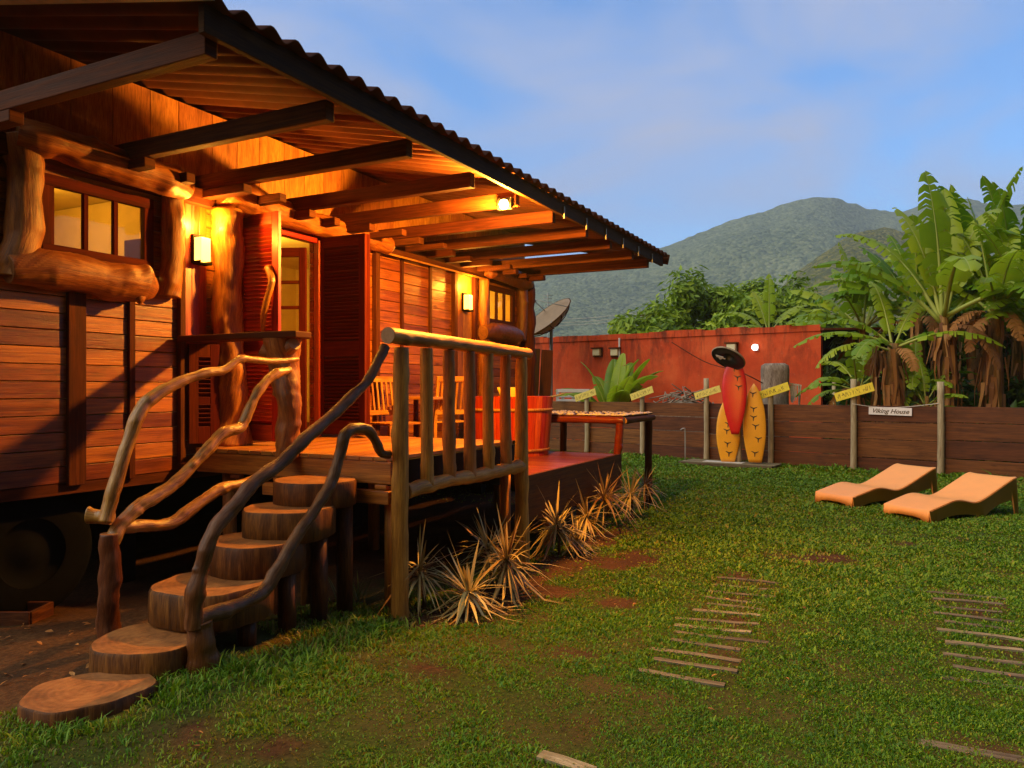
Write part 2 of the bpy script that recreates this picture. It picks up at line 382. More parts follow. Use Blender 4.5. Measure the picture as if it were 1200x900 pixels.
def leafmat(name, stops, trans=0.35, rough=0.45, uvveins=False):
    t = NT(name); rn = t.rnd(); n = t.noise(t.obj(), 3.0, 4, 0.6)
    fac = t.math('ADD', t.math('MULTIPLY', rn, 0.75), t.math('MULTIPLY', n, 0.25))
    col = t.ramp(fac, stops)
    if uvveins:
        wv = t.new('ShaderNodeTexWave', wave_type='BANDS', bands_direction='X'); t.link(t.uv(), wv.inputs['Vector'])
        wv.inputs['Scale'].default_value = 14; wv.inputs['Distortion'].default_value = 1.0
        col = t.mix(col, (0.75, 0.8, 0.6), t.math('MULTIPLY', wv.outputs['Fac'], 0.4), 'MULTIPLY')
    t.base(col); t.rough(rough, 0.35)
    tl = t.new('ShaderNodeBsdfTranslucent'); t.link(col, tl.inputs['Color'])
    mx = t.new('ShaderNodeMixShader'); mx.inputs[0].default_value = trans
    t.link(t.b.outputs[0], mx.inputs[1]); t.link(tl.outputs[0], mx.inputs[2]); t.link(mx.outputs[0], t.o.inputs['Surface'])
    return t.mat
M['bananaLeaf'] = leafmat('banana_leaf', [(0.0, (0.045, 0.11, 0.005)), (0.3, (0.14, 0.28, 0.008)), (0.6, (0.33, 0.45, 0.012)), (1.0, (0.56, 0.54, 0.022))], 0.45, 0.4, True)
M['dryLeaf'] = leafmat('dry_banana_leaf', [(0.0, (0.09, 0.032, 0.009)), (0.4, (0.26, 0.10, 0.025)), (0.8, (0.48, 0.21, 0.05)), (1.0, (0.58, 0.36, 0.16))], 0.25, 0.7)
M['rib'] = leafmat('leaf_rib', [(0.0, (0.18, 0.26, 0.03)), (1.0, (0.40, 0.42, 0.08))], 0.1, 0.5)
M['treeLeaf'] = leafmat('tree_leaf', [(0.0, (0.05, 0.10, 0.005)), (0.4, (0.21, 0.33, 0.010)), (1.0, (0.55, 0.62, 0.022))], 0.3, 0.5)
M['bush'] = leafmat('bush_leaf', [(0.0, (0.012, 0.035, 0.003)), (0.5, (0.06, 0.14, 0.006)), (1.0, (0.20, 0.32, 0.012))], 0.3, 0.5)
M['spike'] = leafmat('spiky_leaf', [(0.0, (0.16, 0.04, 0.025)), (0.35, (0.30, 0.17, 0.05)), (0.7, (0.48, 0.36, 0.12)), (1.0, (0.58, 0.46, 0.20))], 0.2, 0.5)
M['grass'] = leafmat('grass_blade', [(0.0, (0.035, 0.085, 0.003)), (0.42, (0.105, 0.245, 0.004)), (0.66, (0.21, 0.33, 0.006)), (0.82, (0.22, 0.19, 0.015)), (1.0, (0.30, 0.19, 0.05))], 0.3, 0.6)
M['weed'] = leafmat('weed_leaf', [(0.0, (0.05, 0.09, 0.012)), (1.0, (0.18, 0.21, 0.04))], 0.3, 0.6)
M['trunk'] = wood('tree_bark', (0.05, 0.035, 0.022), (0.11, 0.08, 0.05), (0.19, 0.14, 0.09), 0.85, 2, 8, 0.3, 0.8, 0.2, 0.6, False)
M['pstem'] = wood('banana_stem', (0.10, 0.055, 0.02), (0.25, 0.14, 0.05), (0.34, 0.24, 0.08), 0.7, 1.4, 9, 0.3, 0.6, 0.3, 0.8, False)

# ground: soil with a grassy mask carried on the mesh
def soil_mask(x, y):                      # 1 = bare soil
    m = np.zeros_like(x, dtype=float)
    def blob(cx, cy, rx, ry, rot=0.0, k=1.0, soft=1.0):
        c, s_ = math.cos(rot), math.sin(rot)
        a = ((x - cx) * c + (y - cy) * s_) / rx; b = (-(x - cx) * s_ + (y - cy) * c) / ry
        return k * np.clip((1.15 - np.sqrt(a * a + b * b)) / soft, 0, 1)
    lst = [(-0.2, 5.8, 0.9, 0.40, 1.1), (0.45, 7.0, 1.0, 0.42, 1.0), (1.0, 8.3, 1.0, 0.35, 1.1), (-0.55, 5.2, 0.55, 0.28, 0.8),
           (0.95, 7.15, 0.75, 0.45, 0.5, 0.9), (0.35, 6.1, 0.5, 0.35, 0.6, 0.7), (2.9, 7.2, 0.8, 0.36, -0.1, 0.7), (4.0, 7.9, 0.5, 0.2, 0, 0.55), (2.15, 3.45, 0.26, 0.2, 0, 0.7), (1.78, 5.9, 0.30, 0.16, 0, 0.45),
           (-2.0, 2.9, 0.6, 0.6, 0, 0.5), (-1.2, 3.25, 0.5, 0.25, 0, 0.6), (0.2, 4.6, 0.45, 0.3, 0, 0.5), (0.75, 5.8, 0.3, 0.2, 0, 0.5), (-0.6, 4.2, 0.5, 0.2, 0, 0.4)]
    for b in lst: m = np.maximum(m, blob(*b))
    for (ax_, ay_, bx_, by_, wd) in ((1.95, 6.4, 0.95, 4.2, .34), (3.48, 5.9, 2.58, 4.1, .34)):
        tt = np.clip(((x - ax_) * (bx_ - ax_) + (y - ay_) * (by_ - ay_)) / ((bx_ - ax_) ** 2 + (by_ - ay_) ** 2), 0, 1); dd = np.hypot(x - ax_ - tt * (bx_ - ax_), y - ay_ - tt * (by_ - ay_))
        m = np.maximum(m, 0.26 * np.clip((wd - dd) / .12, 0, 1))
    m = np.maximum(m, 0.20 * np.clip((2.4 - x) / 2.0, 0, 1) * np.clip((6.2 - y) / 1.6, 0, 1) * (0.75 + 0.25 * np.sin(2.1 * x + 1.5 * np.sin(1.8 * y)) * np.sin(2.4 * y)))
    # beside and below the house
    v = (x * UY - y * UX) + D0; u = x * UX + y * UY
    m = np.maximum(m, np.where(u < 11.2, np.clip((1.75 - v) / 0.5, 0, 1), 0))
    m = np.maximum(m, np.clip((2.25 - u) / 0.6, 0, 1) * np.clip((1.75 - v) / 0.6, 0, 1) * 0.8)
    n = 0.5 * np.sin(5.1 * x + 1.7 * y) * np.sin(3.7 * y - 2.2 * x + 1) + 0.35 * np.sin(11 * x - 4 * y) * np.sin(9 * y + 3 * x) + 0.2 * np.sin(23 * x + 9 * y) * np.sin(19 * y - 7 * x)
    return np.clip(m + 0.55 * n * np.clip(m * 4, 0, 1), 0, 1)

t = NT('lawn_ground'); ob = t.obj()
at = t.new('ShaderNodeAttribute'); at.attribute_name = 'soil'
n = t.noise(ob, 1.4, 8, 0.65); n2 = t.noise(ob, 34, 4, 0.7); n3 = t.noise(ob, 0.35, 3, 0.5)
gcol = t.ramp(n2, [(0.28, (0.012, 0.020, 0.003)), (0.5, (0.035, 0.055, 0.005)), (0.75, (0.075, 0.095, 0.010))])
gcol = t.mix(gcol, (0.075, 0.05, 0.015), t.math('MULTIPLY', t.ramp(n, [(0.40, 0.0), (0.62, 1.0)]), 0.8))
scol = t.ramp(t.math('ADD', t.math('MULTIPLY', n2, 0.55), t.math('MULTIPLY', n, 0.45)), [(0.3, (0.020, 0.009, 0.004)), (0.5, (0.060, 0.027, 0.010)), (0.72, (0.14, 0.068, 0.024))])
t.base(t.mix(gcol, scol, t.ramp(at.outputs['Fac'], [(0.25, 0.0), (0.65, 1.0)]))); t.rough(0.95, 0.1)
t.bump(t.math('ADD', n2, n), 0.6, 0.03)
M['ground'] = t.mat

# ------------------------------------------------------------------ ground sheet
def axis(lo, hi, step, far):
    a = list(np.arange(lo, hi + 1e-6, step)); d = step; x = hi; right = []
    while x < far: d *= 1.35; x += d; right.append(x)
    d = step; x = lo; left = []
    while x > -far: d *= 1.35; x -= d; left.append(x)
    return np.array(left[::-1] + a + right)
gx = axis(-6, 12, 0.10, 6000); gy = axis(1.5, 19, 0.10, 6000)
XX, YY = np.meshgrid(gx, gy); ZZ = gh(XX, YY); nxx, nyy = len(gx), len(gy)
me = bpy.data.meshes.new('ground')
V = np.stack([XX.ravel(), YY.ravel(), ZZ.ravel()], 1)
I = np.arange(nxx * nyy).reshape(nyy, nxx)
F = np.stack([I[:-1, :-1], I[:-1, 1:], I[1:, 1:], I[1:, :-1]], -1).reshape(-1, 4)
me.from_pydata(V.tolist(), [], F.tolist()); me.materials.append(M['ground'])
a = me.attributes.new('soil', 'FLOAT', 'POINT'); a.data.foreach_set('value', soil_mask(XX, YY).ravel().astype(np.float32))
me.polygons.foreach_set('use_smooth', [True] * len(me.polygons))
ground = bpy.data.objects.new('ground', me); COL.objects.link(ground); ground['kind'] = 'structure'

# grass: uncountable short blades over the whole yard
def fence_y(x): return 21.04 - 0.91 * x
rng = np.random.default_rng(3)
def make_grass():
    pts = []
    # candidate points with density falling with distance, over a wedge wider than the view
    N = 1500000
    d = 2.6 * (18.5 / 2.6) ** rng.random(N); ratio = rng.uniform(-0.80, 0.80, N)
    x = d * ratio; y = d
    v = x * UY - y * UX + D0; u = x * UX + y * UY
    keep = (y < fence_y(x) - 0.02) & ~((v < 1.5) & (u < 9.0)) & ~((v < 1.9) & (u > 4.4) & (u < 9.2))
    sm = soil_mask(x, y)
    patch = 0.5 + 0.5 * np.sin(0.9 * x + 1.3 * np.sin(0.7 * y)) * np.sin(1.1 * y + 0.8 * np.sin(1.2 * x))
    fine = np.sin(4.3 * x + 2.1 * np.sin(3.1 * y)) * np.sin(3.7 * y + 1.9 * np.sin(2.7 * x)) + 0.6 * np.sin(13 * x + 5 * y) * np.sin(11 * y - 6 * x) + 0.5 * np.sin(31 * x - 9 * y) * np.sin(27 * y + 11 * x)
    left = np.clip((2.2 - x) / 3.5, 0, 1) * np.clip((7.5 - y) / 3, 0, 1)  # dry thatch at lower left; thinning and browning also imitate shade there
    keep &= rng.random(N) > np.clip(sm * 1.25, 0, 0.96)
    keep &= rng.random(N) < np.clip(0.60 + 0.22 * fine + 0.15 * (patch - 0.5) - 0.26 * left - 0.10 * np.clip((5.5 - y) / 2, 0, 1), 0.10, 1)
    for cu, cv, cr in ((2.33, 1.76, .28), (2.80, 1.62, .29), (3.2, 1.62, .33)): keep &= (u - cu) ** 2 + (v - cv) ** 2 > cr ** 2
    x, y, d, sm, patch, u, v, fine, left = [q[keep] for q in (x, y, d, sm, patch, u, v, fine, left)]
    n = len(x); z = gh(x, y)
    tuft = np.exp(-((u - 3.6) ** 2) / 0.8 - ((v - 2.2) ** 2) / 0.10) + 0.8 * np.exp(-((u - 2.5) ** 2) / 0.5 - ((v - 2.1) ** 2) / 0.15) + 0.6 * (fence_y(x) - y < 0.5)
    big = rng.random(n) > 0.975
    h = (0.006 + 0.018 * rng.random(n) ** 1.6) * (1 + 0.35 * np.clip(fine, -1, 1)) * np.where(big, 1.7, 1) * (1 + 0.10 * np.clip(d - 4, 0, 8)) * (0.7 + 0.5 * patch) * (1 + 1.8 * tuft) * (1 - 0.4 * sm)
    w = rng.uniform(0.0020, 0.0042, n) * np.where(big, 1.6, 1) * (1 + 0.35 * np.clip(d - 3, 0, 14))
    ang = rng.uniform(0, 2 * np.pi, n); lean = rng.uniform(0.2, 1.4, n) * h
    dx, dy = np.cos(ang), np.sin(ang); fa = ang + rng.uniform(-1.2, 1.2, n) + np.pi / 2; sx, sy = np.cos(fa) * w, np.sin(fa) * w
    zb = z - 0.004
    v0 = np.stack([x - sx, y - sy, zb], 1); v1 = np.stack([x + sx, y + sy, zb], 1)
    mx_, my_ = x + dx * lean * 0.35, y + dy * lean * 0.35
    v2 = np.stack([mx_ + sx * 0.8, my_ + sy * 0.8, z + h * 0.62], 1); v3 = np.stack([mx_ - sx * 0.8, my_ - sy * 0.8, z + h * 0.62], 1)
    v4 = np.stack([x + dx * lean, y + dy * lean, z + h * (1 - 0.25 * rng.random(n))], 1)
    VV = np.stack([v0, v1, v2, v3, v4], 1).reshape(-1, 3)
    b = np.arange(n) * 5
    quads = np.stack([b, b + 1, b + 2, b + 3], 1); tris = np.stack([b + 3, b + 2, b + 4], 1)
    me = bpy.data.meshes.new('grass'); nf = 2 * n
    me.vertices.add(len(VV)); me.vertices.foreach_set('co', VV.ravel().astype(np.float32))
    loops = np.concatenate([quads, tris], 1).ravel()           # 4 + 3 per blade
    me.loops.add(len(loops)); me.loops.foreach_set('vertex_index', loops.astype(np.int32))
    starts = np.stack([np.arange(n) * 7, np.arange(n) * 7 + 4], 1).ravel()
    me.polygons.add(nf); me.polygons.foreach_set('loop_start', starts.astype(np.int32))
    me.update(calc_edges=True)
    dry = np.clip(sm * 0.5, 0, 0.5)
    tone = np.clip(rng.normal(0.44, 0.26, n) + dry + 0.30 * (patch - 0.5) + 0.35 * (rng.random(n) > 0.95) - 0.2 * np.clip(tuft, 0, 1) + 0.20 * left * (0.3 + patch) - 0.10 * fine, 0, 1)
    at = me.attributes.new('rnd', 'FLOAT', 'FACE'); at.data.foreach_set('value', np.repeat(tone, 2).astype(np.float32))
    me.materials.append(M['grass'])
    o = bpy.data.objects.new('grass', me); COL.objects.link(o); o['kind'] = 'stuff'
    tag(o, 'short mown green grass covering the whole yard in front of the cabin', 'grass')
make_grass()

# ------------------------------------------------------------------ mountains
SKY = [(-900, 300), (-300, 330), (300, 345), (560, 340), (615, 328), (650, 313), (700, 305), (740, 299), (780, 289), (800, 281), (825, 271), (850, 261), (880, 251), (900, 247), (925, 237), (950, 231.5), (975, 231), (1000, 239),
       (1020, 246), (1045, 248), (1062, 247), (1085, 240), (1110, 236), (1132, 233), (1150, 237), (1175, 240), (1200, 239), (1300, 262), (1500, 290), (2200, 330)]
def hills(name, prof, r0, r1, ncol, nrow, px0, px1, mat, amp, seed, back=1.25):
    pxs = np.linspace(px0, px1, ncol); ysk = np.interp(pxs, [p[0] for p in prof], [p[1] for p in prof])
    rows = np.concatenate([np.linspace(0, 1, nrow), 1 + np.linspace(0.06, 1, 10)])
    vs = []; off = Vector((seed, seed * 2, 0))
    for i, t_ in enumerate(rows):
        for j in range(ncol):
            rad = r0 + (r1 - r0) * t_; x = (pxs[j] - 600) / 900 * rad
            top = (455 - ysk[j]) / 900 * r1
            if t_ <= 1: s_ = t_ * (0.62 + 0.38 * math.sin(t_ * math.pi / 2)); hh = top * s_
            else: hh = top * (1 - 0.9 * (t_ - 1))
            p = Vector((x, rad, 0))
            gul = mnoise.noise(p * (5.0 / r1) + off) * 0.16 * top * math.sin(min(t_, 1) * math.pi)
            rough = (mnoise.noise(p * (90 / r1) * 1.0 + off) * 0.6 + mnoise.noise(p * (260 / r1) + off) * 0.4) * amp * min(1, t_ * 4)
            vs.append((x, rad, CAMH + hh + gul + rough - 2 * (t_ == 0)))
    n = len(rows); I = np.arange(n * ncol).reshape(n, ncol)
    F = np.stack([I[:-1, :-1], I[:-1, 1:], I[1:, 1:], I[1:, :-1]], -1).reshape(-1, 4)
    me = bpy.data.meshes.new(name); me.from_pydata(vs, [], F.tolist()); me.materials.append(mat)
    me.polygons.foreach_set('use_smooth', [True] * len(me.polygons))
    o = bpy.data.objects.new(name, me); COL.objects.link(o); o['kind'] = 'structure'; return o
def forest(name, c0, c1, c2, sc):
    t = NT(name); ob = t.obj(); vo = t.new('ShaderNodeTexVoronoi'); vo.inputs['Scale'].default_value = sc; t.link(ob, vo.inputs['Vector'])
    n = t.noise(ob, sc * 0.25, 7, 0.7); n2 = t.noise(ob, sc * 0.03, 4, 0.6)
    f = t.math('ADD', t.math('MULTIPLY', n, 0.55), t.math('MULTIPLY', n2, 0.45))
    sep = t.new('ShaderNodeSeparateColor'); t.link(vo.outputs['Color'], sep.inputs[0])
    f = t.math('ADD', t.math('MULTIPLY', f, 0.7), t.math('MULTIPLY', sep.outputs[0], 0.3))
    t.base(t.ramp(f, [(0.32, c0), (0.5, c1), (0.68, c2)])); t.rough(0.95, 0.1)
    t.bump(t.math('ADD', t.math('MULTIPLY', vo.outputs['Distance'], -0.6), n), 0.9, 5.0); return t.mat
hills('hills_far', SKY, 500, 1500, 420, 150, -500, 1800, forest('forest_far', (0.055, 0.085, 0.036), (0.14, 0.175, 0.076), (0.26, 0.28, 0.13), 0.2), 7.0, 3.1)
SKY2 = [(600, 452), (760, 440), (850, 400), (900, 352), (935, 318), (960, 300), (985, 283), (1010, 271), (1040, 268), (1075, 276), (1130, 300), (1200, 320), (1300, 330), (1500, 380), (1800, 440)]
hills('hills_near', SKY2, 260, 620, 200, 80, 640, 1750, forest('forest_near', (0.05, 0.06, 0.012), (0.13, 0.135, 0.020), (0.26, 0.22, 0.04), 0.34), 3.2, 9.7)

# ------------------------------------------------------------------ haze
hz = MB(); hz.wb(-1700, 2400, -40, 1900, -6, 440)
hm = bpy.data.materials.new('haze_air'); hm.use_nodes = True; hn = hm.node_tree.nodes; hn.clear()
ho = hn.new('ShaderNodeOutputMaterial'); hv = hn.new('ShaderNodeVolumePrincipled')
hv.inputs['Color'].default_value = (0.80, 0.88, 1.0, 1); hv.inputs['Density'].default_value = 0.00036; hv.inputs['Anisotropy'].default_value = 0.0
hm.node_tree.links.new(hv.outputs[0], ho.inputs['Volume'])
USE_HAZE = True
if USE_HAZE:
    o = hz.build('haze', hm, kind='stuff'); tag(o, 'pale blue evening air veiling the far forested mountain', 'haze')

# ------------------------------------------------------------------ HOUSE
HU0, HU1, HDEP = 2.55, 10.66, 2.6
ZB, ZT = 0.94, 3.24
LAMP = (1.0, 0.41, 0.04)
house = thing('wooden_cabin', 'orange-lit log-trimmed plank cabin on wheels with a corrugated overhanging roof', 'cabin', H(6.6, -1.3, 0))
WIN = [(3.27, 3.97), (9.50, 10.20)]; WZ0, WZ1 = 2.59, 2.98; FR = 0.085
DOOR = (4.93, 5.88); DZ0, DZ1 = 1.14, 3.03
openings = [(WIN[0][0] - FR, WIN[0][1] + FR, WZ0 - FR, WZ1 + FR), (WIN[1][0] - FR, WIN[1][1] + FR, WZ0 - FR, WZ1 + FR), (DOOR[0], DOOR[1], 0.9, DZ1)]
wall = MB(); ph = 0.118; z = ZB
cuts = [HU0, 3.42, 4.33, 4.93, 5.88, 6.88, 7.37, 7.97, 8.52, 9.0, 9.34, HU1]
while z < ZT - 0.01:
    z1 = min(z + ph, ZT); zm = (z + z1) / 2
    for a_, b_ in zip(cuts[:-1], cuts[1:]):
        segs = [(a_, b_)]
        for o0, o1, q0, q1 in openings:
            if q0 < zm < q1:
                ns = []
                for s0, s1 in segs:
                    if o1 <= s0 or o0 >= s1: ns.append((s0, s1)); continue
                    if s0 < o0: ns.append((s0, o0))
                    if s1 > o1: ns.append((o1, s1))
                segs = ns
        for s0, s1 in segs:
            if s1 - s0 > 0.01:
                dv = random.uniform(-0.003, 0.003)
                wall.hb(s0 + 0.0015, s1 - 0.0015, -0.045 + dv, 0.0 + dv, z + 0.003, z1 - 0.003)
    z = z1
W = wall.build('wall', M['plank'], house, 0.003)
shell = MB()
shell.hb(HU0, HU1, -0.075, -0.052, ZB, 2.50); shell.v.clear(); shell = MB()
def lining(u0, u1, z0, z1): shell.hb(u0, u1, -0.068, -0.052, z0, z1)
e = 0.02
lining(HU0, DOOR[0] - e, ZB, WZ0 - FR); lining(DOOR[1] + e, HU1, ZB, WZ0 - FR)
lining(HU0, WIN[0][0] - FR, WZ0 - FR, WZ1 + FR); lining(WIN[0][1] + FR, DOOR[0] - e, WZ0 - FR, WZ1 + FR)
lining(DOOR[1] + e, WIN[1][0] - FR, WZ0 - FR, WZ1 + FR); lining(WIN[1][1] + FR, HU1, WZ0 - FR, WZ1 + FR)
lining(HU0, HU1, WZ1 + FR, 3.30)
shell.hb(HU0, HU1, -HDEP, -HDEP + 0.05, 0.9, 3.9); shell.hb(HU0, HU0 + 0.05, -HDEP + 0.05, -0.07, 0.9, 3.9); shell.hb(HU1 - 0.05, HU1, -HDEP + 0.05, -0.07, 0.9, 3.9)
shell.hb(HU0 + 0.05, HU1 - 0.05, -HDEP + 0.05, -0.07, 3.30, 3.34)
shell.hb(4.55, 4.60, -HDEP + 0.05, -0.8, 1.12, 3.29); shell.hb(8.4, 8.45, -HDEP + 0.05, -0.07, 1.12, 3.29)
shell.build('interior_wall', M['interior'], house)
cb = MB(); cb.hb(4.34, 4.53, -0.72, -0.36, 1.12, 2.86); cb.build('cupboard', M['fascia'], house)
fl = MB(); fl.hb(HU0, HU1, -HDEP, -0.07, 1.04, 1.118); fl.hb(HU0, HU1, -0.06, -0.005, 0.86, ZB - 0.003); fl.hb(HU0 + 0.05, HU0 + 0.15, -HDEP, -0.07, 0.8, 1.035)
for u in (3.3, 4.6, 6.0, 7.4, 8.8, 10.0): fl.hb(u, u + 0.09, -HDEP + .01, -0.07, 0.86, 1.035)
fl.build('floor_frame', M['beam'], house)
sk = MB()  # unseen panels added to keep daylight out from under the floor
sk.hb(HU0, HU1, -HDEP - 0.06, -HDEP - 0.01, -0.05, 0.95); sk.hb(HU0 - 0.9, HU0 - 0.85, -HDEP - 0.06, -1.2, -0.05, 0.95); sk.hb(HU1 - 0.06, HU1 - 0.01, -HDEP, -0.1, -0.05, 0.85)
sk.build('light_block_panel', M['steelDark'], house)
# posts and battens on the facade
for u, w, d in ((3.425, 0.13, 0.035), (3.86, 0.05, 0.03), (4.30, 0.05, 0.05), (6.86, 0.07, 0.06), (7.37, 0.045, 0.03), (7.97, 0.045, 0.03), (8.52, 0.07, 0.06), (9.02, 0.07, 0.07)):
    bt = MB(); bt.hb(u - w / 2, u + w / 2, 0.001, d, ZB - 0.02 if u < 4 else 1.0, 2.27 if u < 4 else ZT); bt.build('batten', M['beam'], W, 0.004)
pn = MB()
for k in range(3): pn.hb(4.335 + k * 0.075, 4.408 + k * 0.075, 0.003, 0.02, 1.2, 3.12)
pn.build('lamp_panel', M['redwood'], W, 0.003); pn = MB(); pn.hb(8.57, 8.76, 0.003, 0.02, 1.1, 3.1); pn.hb(8.763, 8.98, 0.003, 0.02, 1.1, 3.1)
pn.build('lamp_panel', M['board'], W, 0.003)
gb = MB(); u = HU0 - 0.02
while u < HU1:                                            # vertical boards above the ceiling beams
    w = random.uniform(0.26, 0.36); gb.hb(u + 0.002, min(u + w, HU1) - 0.002, -0.03 + random.uniform(-.002, .002), 0.0, 3.245, 3.915); u += w
gb.build('gable_board', M['board'], W, 0.003)
hd = MB(); hd.hb(HU0, 4.6, 0.002, 0.09, 3.10, 3.235); hd.build('header_beam', M['beam'], W, 0.006); hd = MB(); hd.hb(6.9, HU1, 0.002, 0.10, 3.10, 3.235)
hd.build('header_beam', M['beam'], W, 0.006)
wt = MB(); wt.hb(6.9, 9.3, 0.102, 0.112, 3.085, 3.105); wt.build('trim_strip', M['paleLog'], W)
ll = MB(); ll.tube([H(4.62, 0.14, 3.27), H(4.8, 0.16, 3.22), H(5.2, 0.14, 3.20), H(5.8, 0.12, 3.19), H(6.4, 0.12, 3.20), H(6.95, 0.11, 3.19)], [0.15, 0.15, 0.11, 0.105, 0.11, 0.10], 28, 16, gnarl=.13, wob=0.22, wf=5, capmat=1)
ll.build('lintel_log', [M['log'], M['rings']], W)
lp = MB(); lp.tube([H(4.69, 0.13, 1.12), H(4.71, 0.14, 1.7), H(4.68, 0.13, 2.4), H(4.70, 0.12, 3.10)], [0.15, 0.125, 0.12, 0.125], 28, 16, gnarl=.13, wob=0.3, wf=5, capmat=1)
lp.build('log_post', [M['log'], M['rings']], W)
lp = MB(); lp.tube([H(9.24, 0.06, 1.0), H(9.25, 0.06, 2.0), H(9.23, 0.06, 3.10)], [0.085, 0.075, 0.08], 28, 16, gnarl=.13, wob=0.3, wf=5, capmat=1)
lp.build('log_post', [M['log'], M['rings']], W)
lp = MB(); lp.tube([H(10.62, 0.06, 0.85), H(10.60, 0.08, 2.0), H(10.62, 0.06, 3.2)], [0.12, 0.11, 0.12], 28, 16, gnarl=.13, wob=0.3, wf=5, capmat=1)
lp.build('log_post', [M['beam'], M['rings']], W)

for wi, (a_, b_) in enumerate(WIN):
    f = MB()
    f.hb(a_ - FR + .002, b_ + FR - .002, -0.03, 0.02, WZ1 + 0.004, WZ1 + FR - .002); f.hb(a_ - FR + .002, b_ + FR - .002, -0.03, 0.02, WZ0 - FR + .002, WZ0 - 0.004)
    f.hb(a_ - FR + .002, a_, -0.028, 0.018, WZ0 - 0.004, WZ1 + 0.004); f.hb(b_, b_ + FR - .002, -0.028, 0.018, WZ0 - 0.004, WZ1 + 0.004)
    for k in (1, 2):
        um = a_ + (b_ - a_) * k / 3; f.hb(um - 0.018, um + 0.018, -0.024, 0.012, WZ0 - 0.003, WZ1 + 0.003)
    wf = f.build('window', M['darkShadedRed'] if wi == 0 else M['beam'], house, 0.004)
    for k in range(3):
        w3 = (b_ - a_) / 3; g = MB(); g.hb(a_ + w3 * k + 0.004, a_ + w3 * (k + 1) - 0.004, -0.012, -0.007, WZ0, WZ1); g.build('pane', M['glass'], wf)
    m_ = M['log'] if wi == 0 else M['branchDark']
    lg = MB(); lg.tube([H(a_ - 0.36, 0.10, 2.36), H(a_ - 0.12, 0.13, 2.39), H((a_ + b_) / 2 - .1, 0.14, 2.385), H(b_ - 0.16, 0.14, 2.37), H(b_ - 0.04, 0.12, 2.35)], [0.09, 0.125, 0.12, 0.135, 0.08], 28, 16, gnarl=.08, wob=0.16, wf=3.5, capmat=1)
    lg.tube([H(b_ - 0.16, 0.16, 2.37), H(b_ - 0.17, 0.19, 2.27), H(b_ - 0.19, 0.19, 2.24)], [0.055, 0.045, 0.03], 9, 3, wob=0.2)
    lg.build('sill_log', [m_, M['rings']], wf)
    lg = MB(); lg.tube([H(a_ - 0.30, 0.10, 3.25), H(a_ - 0.12, 0.17, 3.23), H(a_ + 0.3, 0.20, 3.20), H(b_ + 0.05, 0.20, 3.18), H(b_ + 0.27, 0.16, 3.17)], [0.11, 0.12, 0.115, 0.12, 0.07], 28, 16, gnarl=.08, wob=0.13, wf=3.5, capmat=1)
    lg.build('lintel_log', [m_, M['rings']], wf)
    for s0, r_ in ((a_ - 0.25, 0.115), (b_ + 0.20, 0.09)):
        if wi == 1 and s0 < a_: continue
        lg = MB(); lg.tube([H(s0 - 0.02, 0.06, 2.32), H(s0, 0.08, 2.6), H(s0 + 0.01, 0.08, 3.0), H(s0, 0.06, 3.24)], [r_ * 1.05, r_ * 0.9, r_ * 0.95, r_], 28, 16, gnarl=.08, wob=0.14, wf=4, capmat=1)
        lg.build('jamb_log', [m_, M['rings']], wf)

# louvred shutters and the glazed door
def leaf_frame(p, q):            # p,q: (u,v) hinge and free edge
    A = H(p[0], p[1], 0); B = H(q[0], q[1], 0); d = (B - A); L = d.length; d.normalize(); n = d.cross(AZ); return A, d, L, n
def shutter(p, q, z0, z1, mat):
    A, d, L, n = leaf_frame(p, q); f = MB(); th = 0.018; st = 0.075
    def bx(m_, s0, s1, a0, a1, t_=th): m_.box(A + d * (s0 + s1) / 2 + AZ * ((a0 + a1) / 2), d * (s1 - s0) / 2, n * t_, AZ * (a1 - a0) / 2)
    bx(f, 0, st, z0, z1); bx(f, L - st, L, z0, z1)
    zs = [z0, z0 + (z1 - z0) * 0.40, z0 + (z1 - z0) * 0.47, z1]
    bx(f, st, L - st, z0, z0 + 0.14, th * .95); bx(f, st, L - st, z1 - 0.10, z1, th * .95); bx(f, st, L - st, zs[1], zs[2], th * .95)
    o = f.build('shutter', mat, house, 0.004)
    for q0, q1 in ((z0 + 0.14, zs[1]), (zs[2], z1 - 0.10)):
        k = int((q1 - q0) / 0.034); lv = MB()
        for i in range(k):
            zc = q0 + (i + 0.5) * (q1 - q0) / k
            lv.box(A + d * L / 2 + AZ * zc, d * (L / 2 - st + 0.002), n * 0.019 + AZ * 0.0155, (n * -0.0155 + AZ * 0.019) * 0.16)
        lv.build('louver_panel', mat, o)
    return o
sh = shutter((4.88, 0.05), (4.87, 0.53), 1.15, 3.09, M['redwood'])
sh['label'] = 'bright red louvred shutter leaf standing straight out'
shutter((4.34, 0.06), (4.56, 0.16), 1.15, 1.96, M['darkShadedRed'])  # low leaf behind the counter, its shade put into the wood colour
sh = shutter((5.93, 0.03), (5.945, 0.60), 1.15, 3.09, M['darkShadedRed']); sh['label'] = 'shade-darkened red louvred shutter leaf right of the doorway'  # coloured darker than the other leaf to imitate shade
shutter((5.98, 0.60), (6.30, 0.20), 1.15, 3.09, M['darkShadedRed'])
jm = MB(); jm.hb(DOOR[0] - 0.07, DOOR[0] - 0.003, 0.004, 0.07, 1.13, 3.06); jm.hb(DOOR[1] + 0.003, DOOR[1] + 0.06, 0.004, 0.07, 1.13, 3.06); jm.hb(DOOR[0] - 0.003, DOOR[1] + 0.003, -0.04, 0.05, DZ1 + .004, DZ1 + 0.05)
jm.build('door_frame', M['redwood'], house, 0.004)
